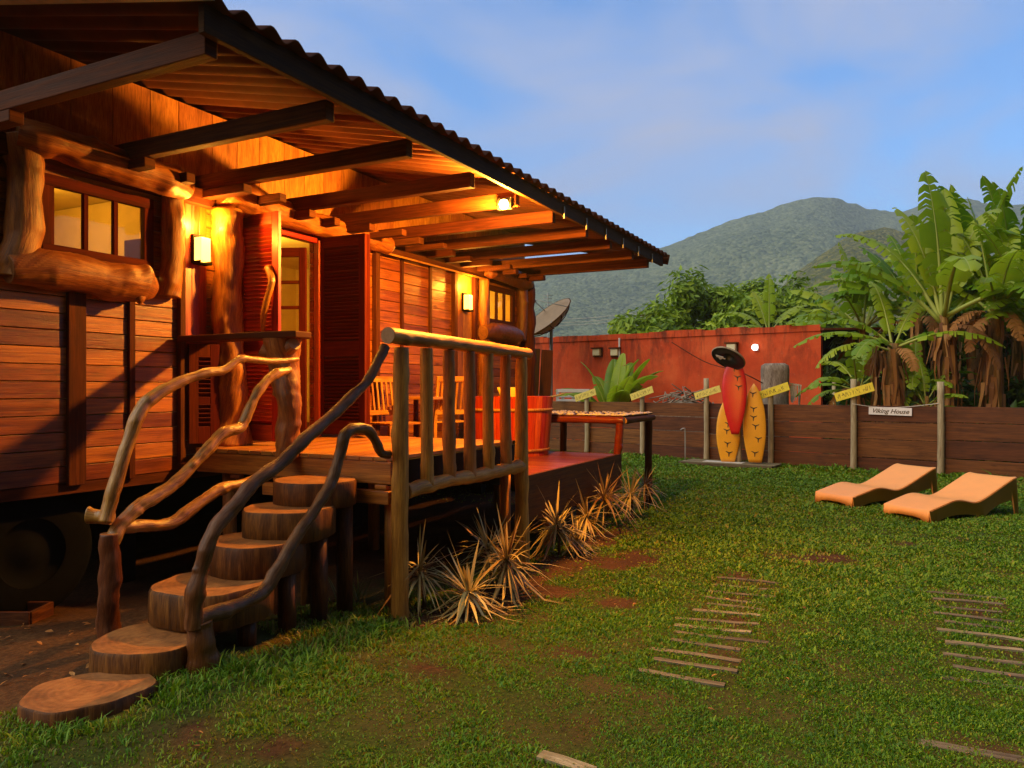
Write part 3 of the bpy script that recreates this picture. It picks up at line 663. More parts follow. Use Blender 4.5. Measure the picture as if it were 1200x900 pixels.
def glazed(p, q, z0, z1):
    A, d, L, n = leaf_frame(p, q); f = MB(); st = 0.07
    def bx(m_, s0, s1, a0, a1, t_): m_.box(A + d * (s0 + s1) / 2 + AZ * ((a0 + a1) / 2), d * (s1 - s0) / 2, n * t_, AZ * (a1 - a0) / 2)
    bx(f, 0, st, z0, z1, 0.02); bx(f, L - st, L, z0, z1, 0.02); bx(f, st, L - st, z0, z0 + 0.25, 0.019); bx(f, st, L - st, z1 - 0.09, z1, 0.019)
    nn = 6
    for i in range(1, nn): zz = z0 + 0.25 + (z1 - 0.09 - z0 - 0.25) * i / nn; bx(f, st, L - st, zz - 0.016, zz + 0.016, 0.017)
    o = f.build('door', M['darkShadedRed'], house, 0.003); g = MB(); bx(g, st - 0.005, L - st + 0.005, z0 + 0.24, z1 - 0.08, 0.003); g.build('pane', M['glass'], o)
    h = MB(); h.tube([A + d * (L - 0.035) + n * 0.02 + AZ * 2.05, A + d * (L - 0.035) + n * 0.06 + AZ * 2.05, A + d * (L - 0.12) + n * 0.06 + AZ * 2.05], 0.009, 8, 1); h.build('handle', M['metalGrey'], o)
glazed((5.85, -0.06), (5.66, -0.50), 1.15, 2.99); glazed((4.98, -0.06), (4.98, -0.52), 1.15, 2.99)

# roof: corrugated sheet, barge, ceiling beams
def roof_z(v): return 3.95 - 0.216 * v if v > -1.3 else 3.95 + 0.216 * 1.3 + 0.3 * (v + 1.3)
RU0, RU1, RVE = 2.60, 10.62, 2.26
rf = MB(); lam = 0.183; amp = 0.026; nper = 10
us = np.arange(RU0, RU1 + 1e-6, lam / nper); vsr = [RVE, 1.5, 0.75, 0.0, -0.65, -1.3, -2.0, -HDEP - 0.5]
grid = [[H(u, v, roof_z(v) + amp * math.sin(2 * math.pi * (u - RU0) / lam)) for u in us] for v in vsr]
nu = len(us)
rf.v = [p for row in grid for p in row]
for i in range(len(vsr) - 1):
    for j in range(nu - 1):
        a_ = i * nu + j; rf.f.append([a_, a_ + 1, a_ + nu + 1, a_ + nu]); rf.r.append(0.5); rf.m.append(0); rf.sm.append(True)
        rf.uv.append([(vsr[i], us[j]), (vsr[i], us[j + 1]), (vsr[i + 1], us[j + 1]), (vsr[i + 1], us[j])])
roof = rf.build('roof', M['sheet'], house); so = roof.modifiers.new('solid', 'SOLIDIFY'); so.thickness = 0.008; so.offset = 1
pu = MB()
pu.hb(RU0 + .02, RU1 - 0.06, 2.165, 2.205, roof_z(2.18) - 0.165, roof_z(2.18) - 0.024)
pu.build('eave_board', M['eave'], roof, 0.004)
bg = MB()
bg.bar(H(RU0 - 0.06, RVE + 0.02, roof_z(RVE) + 0.0), H(RU0 - 0.06, -0.6, roof_z(-0.6) + 0.0), 0.16, 0.03); bg.build('barge_board', M['stone'], roof); bg = MB(); bg.bar(H(RU1 + 0.03, RVE, roof_z(RVE) - 0.05), H(RU1 + 0.03, -0.6, roof_z(-0.6) - 0.05), 0.03, 0.14, mat=1)
bg.build('barge_board', [M['beam'], M['beam']], roof)
for i, u in enumerate((2.73, 3.66, 4.50, 5.40, 6.16, 6.98, 7.80, 8.60, 9.40, 10.15)):
    b = MB(); j = random.uniform(-.015, .015)
    b.hb(u - 0.04, u + 0.04, -0.55, 2.12 + random.uniform(-.03, .03), 3.238 + j, 3.36 + j); b.build('ceiling_beam', M['beam'], roof, 0.006)
    c = MB(); c.hb(u - 0.045, u + 0.045, 0.02, 0.42 + random.uniform(0, 0.15), 3.165 + j, 3.234 + j); c.build('beam_stub', M['beam'], roof, 0.006)
    if i < 9:
        c = MB(); uu = u + 0.40 + random.uniform(-.04, .04); c.hb(uu - 0.04, uu + 0.04, -0.3, (0.5 if u > 4 else 0.2) + random.uniform(-.12, 0.2), 3.17 + j, 3.232); c.build('beam_stub', M['beam'], roof, 0.006)
for u in np.arange(7.0, 10.6, 0.6): hk = MB(); hk.hb(u, u + 0.015, 2.206, 2.22, 3.28, 3.40); hk.build('bracket', M['metalGrey'], roof)
# chassis and wheel
ch = MB(); ch.hb(HU0 + .1, HU1 - .1, -0.6, -0.5, 0.62, 0.858); ch.hb(HU0 + .1, HU1 - .1, -2.1, -2.0, 0.62, 0.858)
for u in (4.2, 7.2, 10.2): ch.hb(u - .07, u + .07, -0.66, -0.48, -0.03, 0.618); ch.hb(u - .07, u + .07, -2.12, -1.98, -0.03, 0.618)
ch.build('chassis', M['steelDark'], house)
wc = H(3.22, -0.25, 0.46)
wh = MB(); wh.lathe(wc, [(0.24, -0.10), (0.38, -0.11), (0.445, -0.09), (0.46, -0.04), (0.46, 0.04), (0.445, 0.09), (0.38, 0.11), (0.24, 0.10)], 36, ax=AN)
w_o = wh.build('wheel', M['rubber'], house); rm = MB(); rm.lathe(wc, [(0.24, 0.09), (0.20, 0.03), (0.10, 0.05), (0.05, 0.08), (0.0, 0.08)], 28, ax=AN); rm.build('rim', M['rubber'], w_o)

def lamp(name, p, power, radius, color=LAMP):
    d = bpy.data.lights.new(name, 'POINT'); d.energy = power; d.shadow_soft_size = radius; d.color = color
    o = bpy.data.objects.new(name, d); COL.objects.link(o); o.location = p; return o
for nm, u, pw in (('ceiling_bulb', 3.7, 26), ('ceiling_bulb', 6.2, 80), ('ceiling_bulb', 9.7, 70)):
    lamp(nm, H(u, -1.25, 3.1), pw, 0.06, (1.0, 0.55, 0.06))

# wall lamps
def sconce(u, label):
    o = thing('wall_lamp', label, 'wall lamp', H(u, 0.02, 2.72), 'lit glass wall lamps on the cabin')
    g = MB(); g.hb(u - 0.05, u + 0.05, 0.05, 0.13, 2.64, 2.83); g.build('lamp_glass', M['sconce'], o, 0.006)
    f = MB(); f.hb(u - 0.055, u + 0.055, 0.021, 0.046, 2.62, 2.86)
    for s_ in (-1, 1): f.hb(u + s_ * 0.058 - 0.004, u + s_ * 0.058 + 0.004, 0.046, 0.138, 2.625, 2.64)
    f.hb(u - 0.062, u + 0.062, 0.046, 0.138, 2.61, 2.624); f.build('lamp_bracket', M['steelDark'], o, 0.003)
    l = lamp('lamp_light', H(u, 0.16, 2.95), 55, 0.035); l.parent = o; l.location = H(u, 0.16, 2.95) - Vector(o.location)
sconce(4.455, 'small glowing glass wall lamp beside the log post near the large window')
sconce(8.77, 'small glowing glass wall lamp on the far panel above the hot tub')
# flood lamp under the eave
fo = thing('eave_lamp', 'bright orange flood lamp fixed under the eave beam over the deck', 'lamp', H(6.16, 2.02, 3.23))
f = MB(); f.hb(6.07, 6.115, 1.96, 2.10, 3.20, 3.30); f.build('lamp_housing', M['steelDark'], fo, 0.005)
f = MB(); f.lathe(H(6.05, 2.04, 3.235), [(0.0, -0.045), (0.03, -0.035), (0.045, 0.0), (0.03, 0.035), (0.0, 0.045)], 16); f.build('bulb', M['flood'], fo)
l = lamp('flood_light', H(6.03, 2.04, 3.17), 1000, 0.06); l.parent = fo; l.location = H(6.03, 2.04, 3.17) - Vector(fo.location)

# ------------------------------------------------------------------ DECK
deck = thing('wooden_deck', 'two-level wooden deck along the cabin front carrying the red tub', 'deck', H(6.6, 1.0, 0))
ZU, ZL = 1.12, 0.78
fl = MB(); v = 0.12
while v < 2.0:
    w = 0.118; fl.hb(4.36, 6.30, v, min(v + w, 2.035) - 0.006, ZU - 0.03, ZU + random.uniform(-.001, .001)); v += w
fl.build('upper_floor', M['deck'], deck, 0.003)
fl = MB(); u = 6.36
while u < 9.13:
    fl.hb(u, min(u + 0.135, 9.14) - 0.006, 0.1, 2.03, ZL - 0.035, ZL + random.uniform(-.001, .001)); u += 0.135
fl.build('lower_floor', M['deckRed'], deck, 0.003)
fs = MB(); fs.hb(6.36, 9.16, 2.034, 2.075, 0.34, ZL + 0.004); fs.build('fascia', M['fascia'], deck, 0.004)
fs = MB(); fs.hb(9.14, 9.18, 0.1, 2.033, 0.40, ZL + 0.003); fs.build('fascia', M['fascia'], deck, 0.004)
fs = MB(); fs.hb(4.38, 6.32, 1.99, 2.03, ZU - 0.20, ZU - 0.033); fs.hb(6.305, 6.345, 0.1, 2.03, 0.70, ZU - 0.002); fs.build('skirt_board', M['steelDark'], deck)
jo = MB(); jo.hb(4.37, 4.43, 0.12, 2.03, ZU - 0.19, ZU - 0.033); jo.hb(4.30, 4.365, 0.9, 2.06, 0.80, 0.89)
for v in (0.6, 1.1, 1.6): jo.hb(4.435, 6.30, v - .03, v + .03, ZU - 0.16, ZU - 0.033)
for v in (0.55, 1.0, 1.5, 1.95): jo.hb(4.36, 4.41, v - 0.05, v + 0.05, 0.893, ZU - 0.195)
jo.build('joist', M['plank'], deck, 0.005)
for u, v, zt in ((4.46, 1.98, 0.92), (4.5, 0.35, 0.92), (6.2, 0.5, 0.92), (6.25, 1.95, 0.92), (7.2, 1.95, 0.74), (8.1, 1.95, 0.74), (9.0, 1.95, 0.74), (9.0, 0.4, 0.74)):
    p = MB(); g0 = float(gh(H(u, v, 0).x, H(u, v, 0).y)); p.tube([H(u, v, g0 - 0.05), H(u, v, zt)], 0.055, 10, 1, wob=0.1); p.build('deck_post', M['paleLog'], deck)

# balustrade
rail = thing('deck_balustrade', 'pale round-timber balustrade on the front edge of the upper deck', 'railing', H(5.3, 2.12, 0))
def pole(name, a_, b_, ra, rb, m_=None, wob=0.12, n=12, parent=rail, sub=5):
    p = MB(); a_ = Vector(a_); b_ = Vector(b_); mid = (a_ + b_) / 2 + Vector((random.uniform(-.008, .008), random.uniform(-.008, .008), 0))
    p.tube([a_, mid, b_], [ra, (ra + rb) / 2, rb], 18, 20, wob=wob, wf=4, capmat=1, gnarl=.09); return p.build(name, [m_ or M['paleLog'], M['ringsPale']], parent)
VB = 2.13
pole('post', H(4.34, VB, -0.05), H(4.36, VB, 1.88), 0.062, 0.052)
pole('post', H(6.24, VB, -0.05), H(6.22, VB, 1.88), 0.065, 0.055)
for k in range(5):
    u = 4.36 + (6.22 - 4.36) * (k + 1) / 6; pole('baluster', H(u + 0.01, VB, 0.90), H(u, VB, 1.89), 0.050, 0.044)
tr = MB(); tr.tube([H(4.20, VB, 1.955), H(4.6, VB, 1.95), H(5.2, VB, 1.94), H(5.8, VB, 1.925), H(6.36, VB, 1.915)], [0.056, 0.054, 0.052, 0.055, 0.05], 20, 16, wob=0.08, wf=4, capmat=1, gnarl=.07)
tr.build('top_rail', [M['paleLog'], M['ringsPale']], rail)
br = MB(); br.tube([H(4.40, VB, 0.885), H(4.9, VB, 0.90), H(5.5, VB, 0.895), H(6.2, VB, 0.905)], [0.05, 0.053, 0.055, 0.058], 20, 20, wob=0.22, wf=9, capmat=1, gnarl=.12)
br.build('bottom_rail', [M['paleLog'], M['ringsPale']], rail)

# shelf with trunk leg
cs = thing('trunk_counter', 'thick slab counter on a crooked tree trunk at the head of the stairs', 'counter', H(4.35, 0.7, ZU))
sl = MB(); out = []
for k in range(13): t_ = k / 12; out.append(H(4.24 + 0.02 * math.sin(7 * t_), 0.05 + 1.22 * t_, 2.02))
for k in range(13): t_ = 1 - k / 12; out.append(H(4.47 + 0.025 * math.sin(9 * t_ + 1) - 0.03 * (t_ > .95), 0.05 + 1.22 * t_, 2.02))
sl.poly(out, 0.05, normal=AZ); sl.build('slab', M['beam'], cs, 0.008)
tk = MB(); tk.tube([H(4.36, 1.10, 1.10), H(4.34, 1.13, 1.35), H(4.37, 1.08, 1.65), H(4.36, 1.06, 1.88), H(4.36, 1.06, 1.97)], [0.10, 0.085, 0.095, 0.115, 0.12], 28, 16, gnarl=.13, wob=0.35, wf=6, capmat=1)
tk.tube([H(4.36, 1.06, 1.86), H(4.33, 1.19, 1.93)], [0.06, 0.045], 9, 2, wob=0.3, capmat=1); tk.tube([H(4.34, 1.08, 1.76), H(4.26, 1.16, 1.79)], [0.05, 0.035], 9, 2, wob=0.3, capmat=1)
tk.tube([H(4.34, 1.0, 1.85), H(4.26, 0.93, 1.90)], [0.06, 0.05], 9, 2, wob=0.3, capmat=1)
tk.build('trunk_leg', [M['log'], M['ringsPale']], cs)
# carved branch on the shutter
hb_ = MB(); hb_.tube([H(4.84, 0.43, 2.62), H(4.82, 0.49, 2.5), H(4.80, 0.46, 2.35), H(4.80, 0.42, 2.22), H(4.83, 0.38, 2.12), H(4.85, 0.36, 2.06)], [0.035, 0.035, 0.028, 0.024, 0.02, 0.014], 9, 4, wob=0.2)
tag(hb_.build('branch_hook', M['branch'], loc=H(4.82, 0.42, 2.1)), 'crooked branch hook hanging on the edge of the red shutter', 'hook')

# ------------------------------------------------------------------ STAIRS: log slices
STEPS = [  # u, v, top z, bottom z, radius
    (4.10, 1.60, 0.975, 0.80, 0.285, 'top round log step just below the deck edge'),
    (3.82, 1.62, 0.825, 0.63, 0.29, 'second round log step down from the deck'),
    (3.55, 1.60, 0.66, 0.455, 0.29, 'middle round log step with the dark branch rail in front'),
    (3.20, 1.62, 0.475, 0.27, 0.33, 'broad round log step second up from the lowest riser'),
    (2.80, 1.62, 0.27, 0.06, 0.29, 'lowest raised round log step standing on the grass')]
for u, v, zt, zb, r_, lab in STEPS:
    c = H(u, v, 0); gz = float(gh(c.x, c.y))
    o = thing('log_step', lab, 'step', (c.x, c.y, gz), 'round log steps up to the deck')
    b = MB(); n = 40; off = Vector((random.random() * 20, 3, 1)); rings_ = []
    prof = [(0.93, zb), (1.0, zb + 0.015), (1.0, (zb + zt) / 2), (0.995, zt - 0.016), (0.965, zt)]
    for f_, zz in prof:
        rings_.append([c + Vector((math.cos(2 * math.pi * k / n), math.sin(2 * math.pi * k / n), 0)) * r_ * f_ * (1 + 0.10 * mnoise.noise(Vector((math.cos(2 * math.pi * k / n), math.sin(2 * math.pi * k / n), 0)) * 1.5 + off)
                  + 0.03 * mnoise.noise(Vector((math.cos(2 * math.pi * k / n) * 6, math.sin(2 * math.pi * k / n) * 6, zz * 6)) + off)) + AZ * zz for k in range(n)])
    vs = [p for rr in rings_ for p in rr]; fs = []; uvs = []
    for i in range(len(prof) - 1):
        for k in range(n):
            k2 = (k + 1) % n; fs.append([i * n + k, i * n + k2, (i + 1) * n + k2, (i + 1) * n + k])
            q = 2 * math.pi * r_ / n; uvs.append([(prof[i][1], k * q), (prof[i][1], (k + 1) * q), (prof[i + 1][1], (k + 1) * q), (prof[i + 1][1], k * q)])
    b.add(vs, fs, uvs, mat=0, smooth=True)
    top = [(len(prof) - 1) * n + k for k in range(n)]
    b.add([vs[k] for k in top], [list(range(n))], [[((vs[k] - c).x, (vs[k] - c).y) for k in top]], mat=1)
    b.add([vs[k] for k in range(n)], [list(range(n - 1, -1, -1))], [[((vs[k] - c).x, (vs[k] - c).y) for k in range(n - 1, -1, -1)]], mat=1)
    b.build('log_slice', [M['slab'], M['rings']], o)
    if zb > 0.15:
        for dv in (-0.12, 0.2): s_ = MB(); s_.tube([H(u + 0.06, v + dv, gz - 0.04), H(u + 0.06, v + dv, zb - 0.002)], 0.055, 10, 1); s_.build('support_post', M['slab'], o)
c = H(2.33, 1.76, 0); gz = float(gh(c.x, c.y)); b = MB(); n = 44
def slab_r(a): return 0.262 * (1 + 0.10 * math.sin(2 * a + 0.6) + 0.05 * math.sin(3 * a) + 0.03 * math.sin(7 * a))
rim = lambda zz, k_: [c + Vector((math.cos(2 * math.pi * k / n), math.sin(2 * math.pi * k / n), 0)) * slab_r(2 * math.pi * k / n) * k_ + AZ * zz for k in range(n)]
vs = rim(gz - 0.03, 1) + rim(gz + 0.045, 1) + rim(gz + 0.055, 0.97); fs = []; uvs = []
for i in range(2):
    for k in range(n): k2 = (k + 1) % n; fs.append([i * n + k, i * n + k2, (i + 1) * n + k2, (i + 1) * n + k]); uvs.append([(i * .05, k * .04), (i * .05, k * .04 + .04), (i * .05 + .05, k * .04 + .04), (i * .05 + .05, k * .04)])
b.add(vs, fs, uvs, smooth=True); b.add(vs[2 * n:], [list(range(n))], [[((p - c).x, (p - c).y) for p in vs[2 * n:]]], mat=1)
tag(b.build('log_slab', [M['slab'], M['rings']], loc=(c.x, c.y, gz)), 'flat sawn log slab lying in the grass before the stairs', 'step')

def on_v(px, py, v):                          # intersection of a sight line with the plane v = const of the house frame
    k = (px - 600) / 900; w = v - D0
    u = (k * (-UX * w) - UY * w) / (UX - k * UY); p = H(u, v, 0); p.z = CAMH + (455 - py) / 900 * p.y; return p
def branch(path, rad, v0, v1=None, n=20, mb=None, sub=12, wob=0.24):
    v1 = v0 if v1 is None else v1; L = len(path)
    pts = [on_v(px, py, v0 + (v1 - v0) * i / (L - 1)) for i, (px, py) in enumerate(path)]
    (mb or MB()).tube(pts, [r_ * .88 for r_ in rad], 20, sub, wob=wob, wf=9, capmat=1, gnarl=.14); return pts
LV, RV = 1.16, 2.02
rl = thing('branch_handrail', 'house-side stair handrail of three crooked golden branches on a stump post', 'handrail', on_v(128, 760, LV))
m_ = MB(); branch([(130, 775), (127, 720), (128, 670), (128, 625)], [0.078, 0.07, 0.065, 0.06], LV, mb=m_, n=12); m_.build('post', [M['branchDark'], M['rings']], rl)
m_ = MB(); branch([(123, 612), (135, 565), (149, 522), (164, 482), (182, 464), (210, 448), (240, 437), (262, 434), (281, 421), (301, 422), (325, 423), (349, 421)], [0.046, 0.044, 0.045, 0.046, 0.044, 0.038, 0.036, 0.034, 0.030, 0.028, 0.024, 0.020], LV, 1.18, mb=m_); m_.build('upper_branch', [M['branch'], M['ringsPale']], rl)
m_ = MB(); branch([(128, 640), (145, 612), (168, 590), (200, 570), (222, 550), (240, 530), (262, 508), (283, 500), (291, 482), (303, 458), (320, 440), (339, 433)], [0.05, 0.048, 0.046, 0.046, 0.043, 0.044, 0.046, 0.042, 0.038, 0.038, 0.038, 0.034], LV, 1.16, mb=m_); m_.build('middle_branch', [M['branch'], M['ringsPale']], rl)
m_ = MB(); branch([(140, 618), (160, 617), (200, 614), (220, 600), (240, 585), (262, 572), (290, 565), (318, 550), (340, 535), (352, 525)], [0.042, 0.042, 0.044, 0.044, 0.042, 0.040, 0.038, 0.04, 0.04, 0.036], LV, 1.16, mb=m_); m_.build('lower_branch', [M['branch'], M['ringsPale']], rl)
m_ = MB(); branch([(104, 605), (118, 606), (130, 607)], [0.05, 0.05, 0.05], LV - 0.12, LV, mb=m_); m_.build('cross_peg', [M['branch'], M['ringsPale']], rl)
rr = thing('branch_handrail', 'yard-side stair handrail of two dark twisted branches rising to the balustrade', 'handrail', on_v(235, 780, RV - 0.06))
m_ = MB(); branch([(238, 790), (236, 760), (233, 728)], [0.085, 0.078, 0.07], RV - 0.06, mb=m_, n=12); m_.build('post', [M['branchDark'], M['rings']], rr)
m_ = MB(); branch([(229, 735), (228, 700), (236, 668), (243, 640), (255, 615), (275, 592), (298, 565), (330, 541), (360, 512), (390, 486), (410, 466), (428, 450), (440, 430), (452, 406)], [0.055, 0.05, 0.047, 0.045, 0.047, 0.045, 0.043, 0.043, 0.043, 0.041, 0.04, 0.037, 0.036, 0.036], RV - 0.06, RV + 0.08, mb=m_); m_.build('upper_branch', [M['branchDark'], M['ringsPale']], rr)
m_ = MB(); branch([(224, 728), (245, 720), (268, 713), (292, 703), (312, 690), (325, 668), (338, 645), (355, 617), (372, 592), (388, 565), (398, 535), (404, 511), (416, 502), (432, 505), (441, 519), (447, 531), (456, 533)], [0.055, 0.05, 0.045, 0.044, 0.044, 0.043, 0.042, 0.042, 0.042, 0.041, 0.043, 0.043, 0.040, 0.04, 0.036, 0.034, 0.034], RV - 0.06, RV + 0.05, mb=m_); m_.build('lower_branch', [M['branchDark'], M['ringsPale']], rr)

# ------------------------------------------------------------------ things on the deck
tb = H(8.55, 0.80, ZL)
tub = thing('hot_tub', 'round red wooden stave hot tub standing on the lower deck', 'hot tub', tb)
b = MB(); ns = 34
for k in range(ns):
    a0 = 2 * math.pi * k / ns + 0.006; a1 = 2 * math.pi * (k + 1) / ns - 0.006; rnd = random.random(); ou = random.random() * 5
    prof = [(0.50, 0.0), (0.535, 0.40), (0.56, 0.72), (0.515, 0.72), (0.49, 0.40), (0.455, 0.05)]
    vs = []
    for r_, z_ in prof:
        for a_ in (a0, (a0 + a1) / 2, a1): vs.append(tb + Vector((math.cos(a_) * r_, math.sin(a_) * r_, z_)))
    fs = []; uvs = []
    for i in range(len(prof) - 1):
        for j in range(2): fs.append([i * 3 + j, i * 3 + j + 1, i * 3 + j + 4, i * 3 + j + 3]); uvs.append([(prof[i][1] + ou, j * .05), (prof[i][1] + ou, j * .05 + .05), (prof[i + 1][1] + ou, j * .05 + .05), (prof[i + 1][1] + ou, j * .05)])
    b.add(vs, fs, uvs, rnd)
b.lathe(tb, [(0.497, 0.01), (0.53, 0.40), (0.552, 0.70)], 48, rnd=0.1); b.lathe(tb, [(0.48, 0.06), (0.0, 0.06)], 30, rnd=0.2)
b.build('stave_wall', M['tub'], tub)
for z_, r_ in ((0.07, 0.508), (0.56, 0.551)):
    b = MB(); b.lathe(tb + AZ * z_, [(r_ - .004, -0.018), (r_ + 0.010, -0.016), (r_ + 0.012, 0.016), (r_ - .002, 0.018)], 48); b.build('hoop', M['paleLog'], tub)
b = MB(); b.tube([tb + Vector((0.45, -0.2, 0.70)), tb + Vector((0.62, -0.12, 0.735)), tb + Vector((0.70, -0.10, 0.76))], 0.012, 8, 2); b.build('spout', M['metalGrey'], tub)
yc = MB(); q = tb + Vector((0.08, -0.42, 0.55)); yc.box(q + AZ * 0.13, Vector((0.16, 0.03, 0.0)), Vector((-0.004, 0.03, 0.01)), Vector((-0.06, 0, 0.15)))
tag(yc.build('foam_float', M['yellowCloth'], loc=q, bevel=0.02), 'yellow foam float sticking out of the red hot tub', 'float')

def chair(label, u, v, rot):
    o = thing('wooden_chair', label, 'chair', (0, 0, 0), 'slat-back chairs on the deck'); ROOT_LOC[o.name] = Vector((0, 0, 0))
    for x, y, h, ln in ((-.2, -.2, .45, 0), (.2, -.2, .45, 0), (-.2, .2, .95, .09), (.2, .2, .95, .09)):
        b = MB(); b.bar((x, y, 0), (x, y, .44), 0.035, 0.035, up=Vector((0, 1, 0)))
        if ln: b.bar((x, y, .44), (x, y + ln, h), 0.035, 0.032, up=Vector((0, 1, 0)))
        b.build('leg', M['paleLog'], o, 0.003)
    b = MB()
    for k in range(5): b.wb(-.215, .215, -.22 + k * .088, -.22 + k * .088 + .082, .443, .463)
    b.build('seat', M['paleLog'], o, 0.003)
    b = MB(); b.bar((-.2, .288, .92), (.2, .288, .92), .025, .06); b.bar((-.2, .225, .56), (.2, .225, .56), .025, .05)
    for k in range(6): x = -.15 + k * .06; b.bar((x, .228, .56), (x, .285, .90), .022, .014, up=Vector((0, 1, 0)))
    b.build('backrest', M['paleLog'], o, 0.002)
    b = MB(); b.bar((-.2, -.2, .2), (-.2, .2, .2), .02, .03); b.bar((.2, -.2, .2), (.2, .2, .2), .02, .03); b.bar((-.2, 0, .2), (.2, 0, .2), .02, .02); b.build('stretcher', M['paleLog'], o)
    o.location = H(u, v, ZL); o.rotation_euler = (0, 0, rot); return o
chair('light slat-back chair between the small table and the hot tub', 7.32, 0.62, R(-150))
chair('light slat-back chair beside the shade-darkened red shutter', 6.66, 0.42, R(45))
tp = H(6.98, 0.55, ZL); o = thing('small_table', 'small square orange-topped table between the two deck chairs', 'table', tp)
b = MB(); b.hb(6.74, 7.16, 0.34, 0.80, ZL + 0.70, ZL + 0.73); b.build('table_top', M['deck'], o, 0.004)
for u, v in ((6.78, 0.38), (7.12, 0.38), (6.78, 0.76), (7.12, 0.76)):
    b = MB(); b.hb(u - .02, u + .02, v - .02, v + .02, ZL, ZL + 0.698); b.build('leg', M['beam'], o)

# pebble-topped table at the deck corner
o = thing('rustic_table', 'long rustic timber table with a lacy white top at the far deck corner', 'table', H(9.6, 1.5, 0))
b = MB(); b.hb(9.12, 10.40, 0.75, 2.10, 1.245, 1.262); b.build('table_top', M['fascia'], o)
b = MB(); rs = random.Random(5)
for k in range(420):
    u, v = rs.uniform(9.12, 10.40), rs.uniform(0.75, 2.10)
    if rs.random() < 0.45: v = rs.choice((rs.uniform(2.03, 2.11), rs.uniform(0.74, 0.8)))
    elif rs.random() < 0.5: u = rs.uniform(9.11, 9.18)
    r_ = rs.uniform(0.012, 0.026); b.lathe(H(u, v, 1.262), [(r_, 0), (r_ * .9, r_ * .5), (0.0, r_ * .8)], 6, rnd=rs.random())
b.build('lace_top', M['white'], o)
for nm, a_, c_, r_, mm in (('top_rail', H(9.12, 0.70, 1.20), H(9.12, 2.12, 1.20), 0.045, M['deckRed']), ('top_rail', H(9.16, 2.1, 1.195), H(10.42, 2.1, 1.195), 0.042, M['fascia']), ('top_rail', H(10.38, 0.7, 1.20), H(10.38, 2.05, 1.20), 0.042, M['fascia']),
                    ('leg', H(9.13, 2.03, ZL), H(9.13, 2.06, 1.16), 0.05, M['deckRed']), ('leg', H(10.36, 2.06, -0.05), H(10.36, 2.06, 1.17), 0.052, M['fascia']), ('leg', H(9.3, 0.8, -0.05), H(9.3, 0.8, 1.17), 0.05, M['fascia']), ('leg', H(10.3, 0.8, -0.05), H(10.3, 0.8, 1.17), 0.05, M['fascia'])):
    pole(nm, a_, c_, r_, r_ * .95, mm, parent=o)

# ------------------------------------------------------------------ spiky plants along the deck
def spiky(label, p, stem, n, L, seed, tone=0.5):
    rs = random.Random(seed); g = float(gh(p.x, p.y)); p = Vector((p.x, p.y, g)); o = thing('spiky_plant', label, 'plant', p, 'spiky variegated plants along the deck')
    s_ = MB(); top = p + Vector((rs.uniform(-.05, .05), rs.uniform(-.05, .05), stem)); s_.tube([p - AZ * .03, (p + top) / 2 + Vector((.015, 0, 0)), top], [0.018, 0.014, 0.012], 7, 3); s_.build('stem', M['trunk'], o)
    b = MB()
    for k in range(int(n * 1.5)):
        az = rs.uniform(0, 2 * math.pi); el = math.asin(rs.uniform(-0.6, 0.98)); l_ = L * 1.28 * rs.uniform(0.45, 1.12); w = rs.uniform(0.006, 0.013)
        d = Vector((math.cos(az) * math.cos(el), math.sin(az) * math.cos(el), math.sin(el))); side = d.cross(AZ)
        if side.length < .05: side = Vector((1, 0, 0))
        side.normalize(); base = top - AZ * rs.uniform(0, stem * 0.35); vs = []; bend = rs.uniform(.1, .85)
        for i, (t_, ww) in enumerate(((0, .5), (.3, 1), (.65, .8), (1, .06))):
            q = base + d * l_ * t_ - AZ * l_ * bend * t_ * t_ * (1.15 - abs(math.sin(el)))
            q.z = max(q.z, g + 0.012); vs += [q - side * w * ww, q + side * w * ww - AZ * 0.0, ]
        b.add(vs, [(0, 1, 3, 2), (2, 3, 5, 4), (4, 5, 7, 6)], [[(0, 0)] * 4] * 3, rnd=min(1, max(0, rs.gauss(tone + .08, 0.30))))
    b.build('leaves', M['spike'], o)
for a_ in (('leggy spiky plant nearest the front balustrade post', P(497, 5.45), 0.30, 46, 0.30, 1, .45), ('low golden spiky plant sprawling on bare soil, nearest the lawn', P(541, 5.35), 0.16, 60, 0.36, 2, .72),
           ('large reddish spiky plant at the foot of the far balustrade post', P(598, 5.95), 0.30, 70, 0.40, 3, .45), ('pale spiky plant behind the far balustrade post', P(575, 6.15), 0.34, 40, 0.36, 13, .55),
           ('tall pale spiky plant under the middle of the dark fascia', P(655, 7.45), 0.34, 64, 0.36, 4, .6), ('drooping small spiky plant low under the fascia', P(674, 7.5), 0.14, 40, 0.30, 5, .6),
           ('pinkish spiky plant at the deck corner', P(706, 8.6), 0.42, 60, 0.38, 6, .3), ('yellow fountain-shaped spiky plant past the deck corner', P(740, 9.3), 0.34, 46, 0.34, 7, .8),
           ('grey spiky plant beside the outer table leg', P(759, 10.3), 0.36, 44, 0.34, 8, .4), ('faded spiky plant between the pale and pinkish ones', P(688, 8.2), 0.26, 44, 0.32, 9, .55)):
    spiky(*a_)
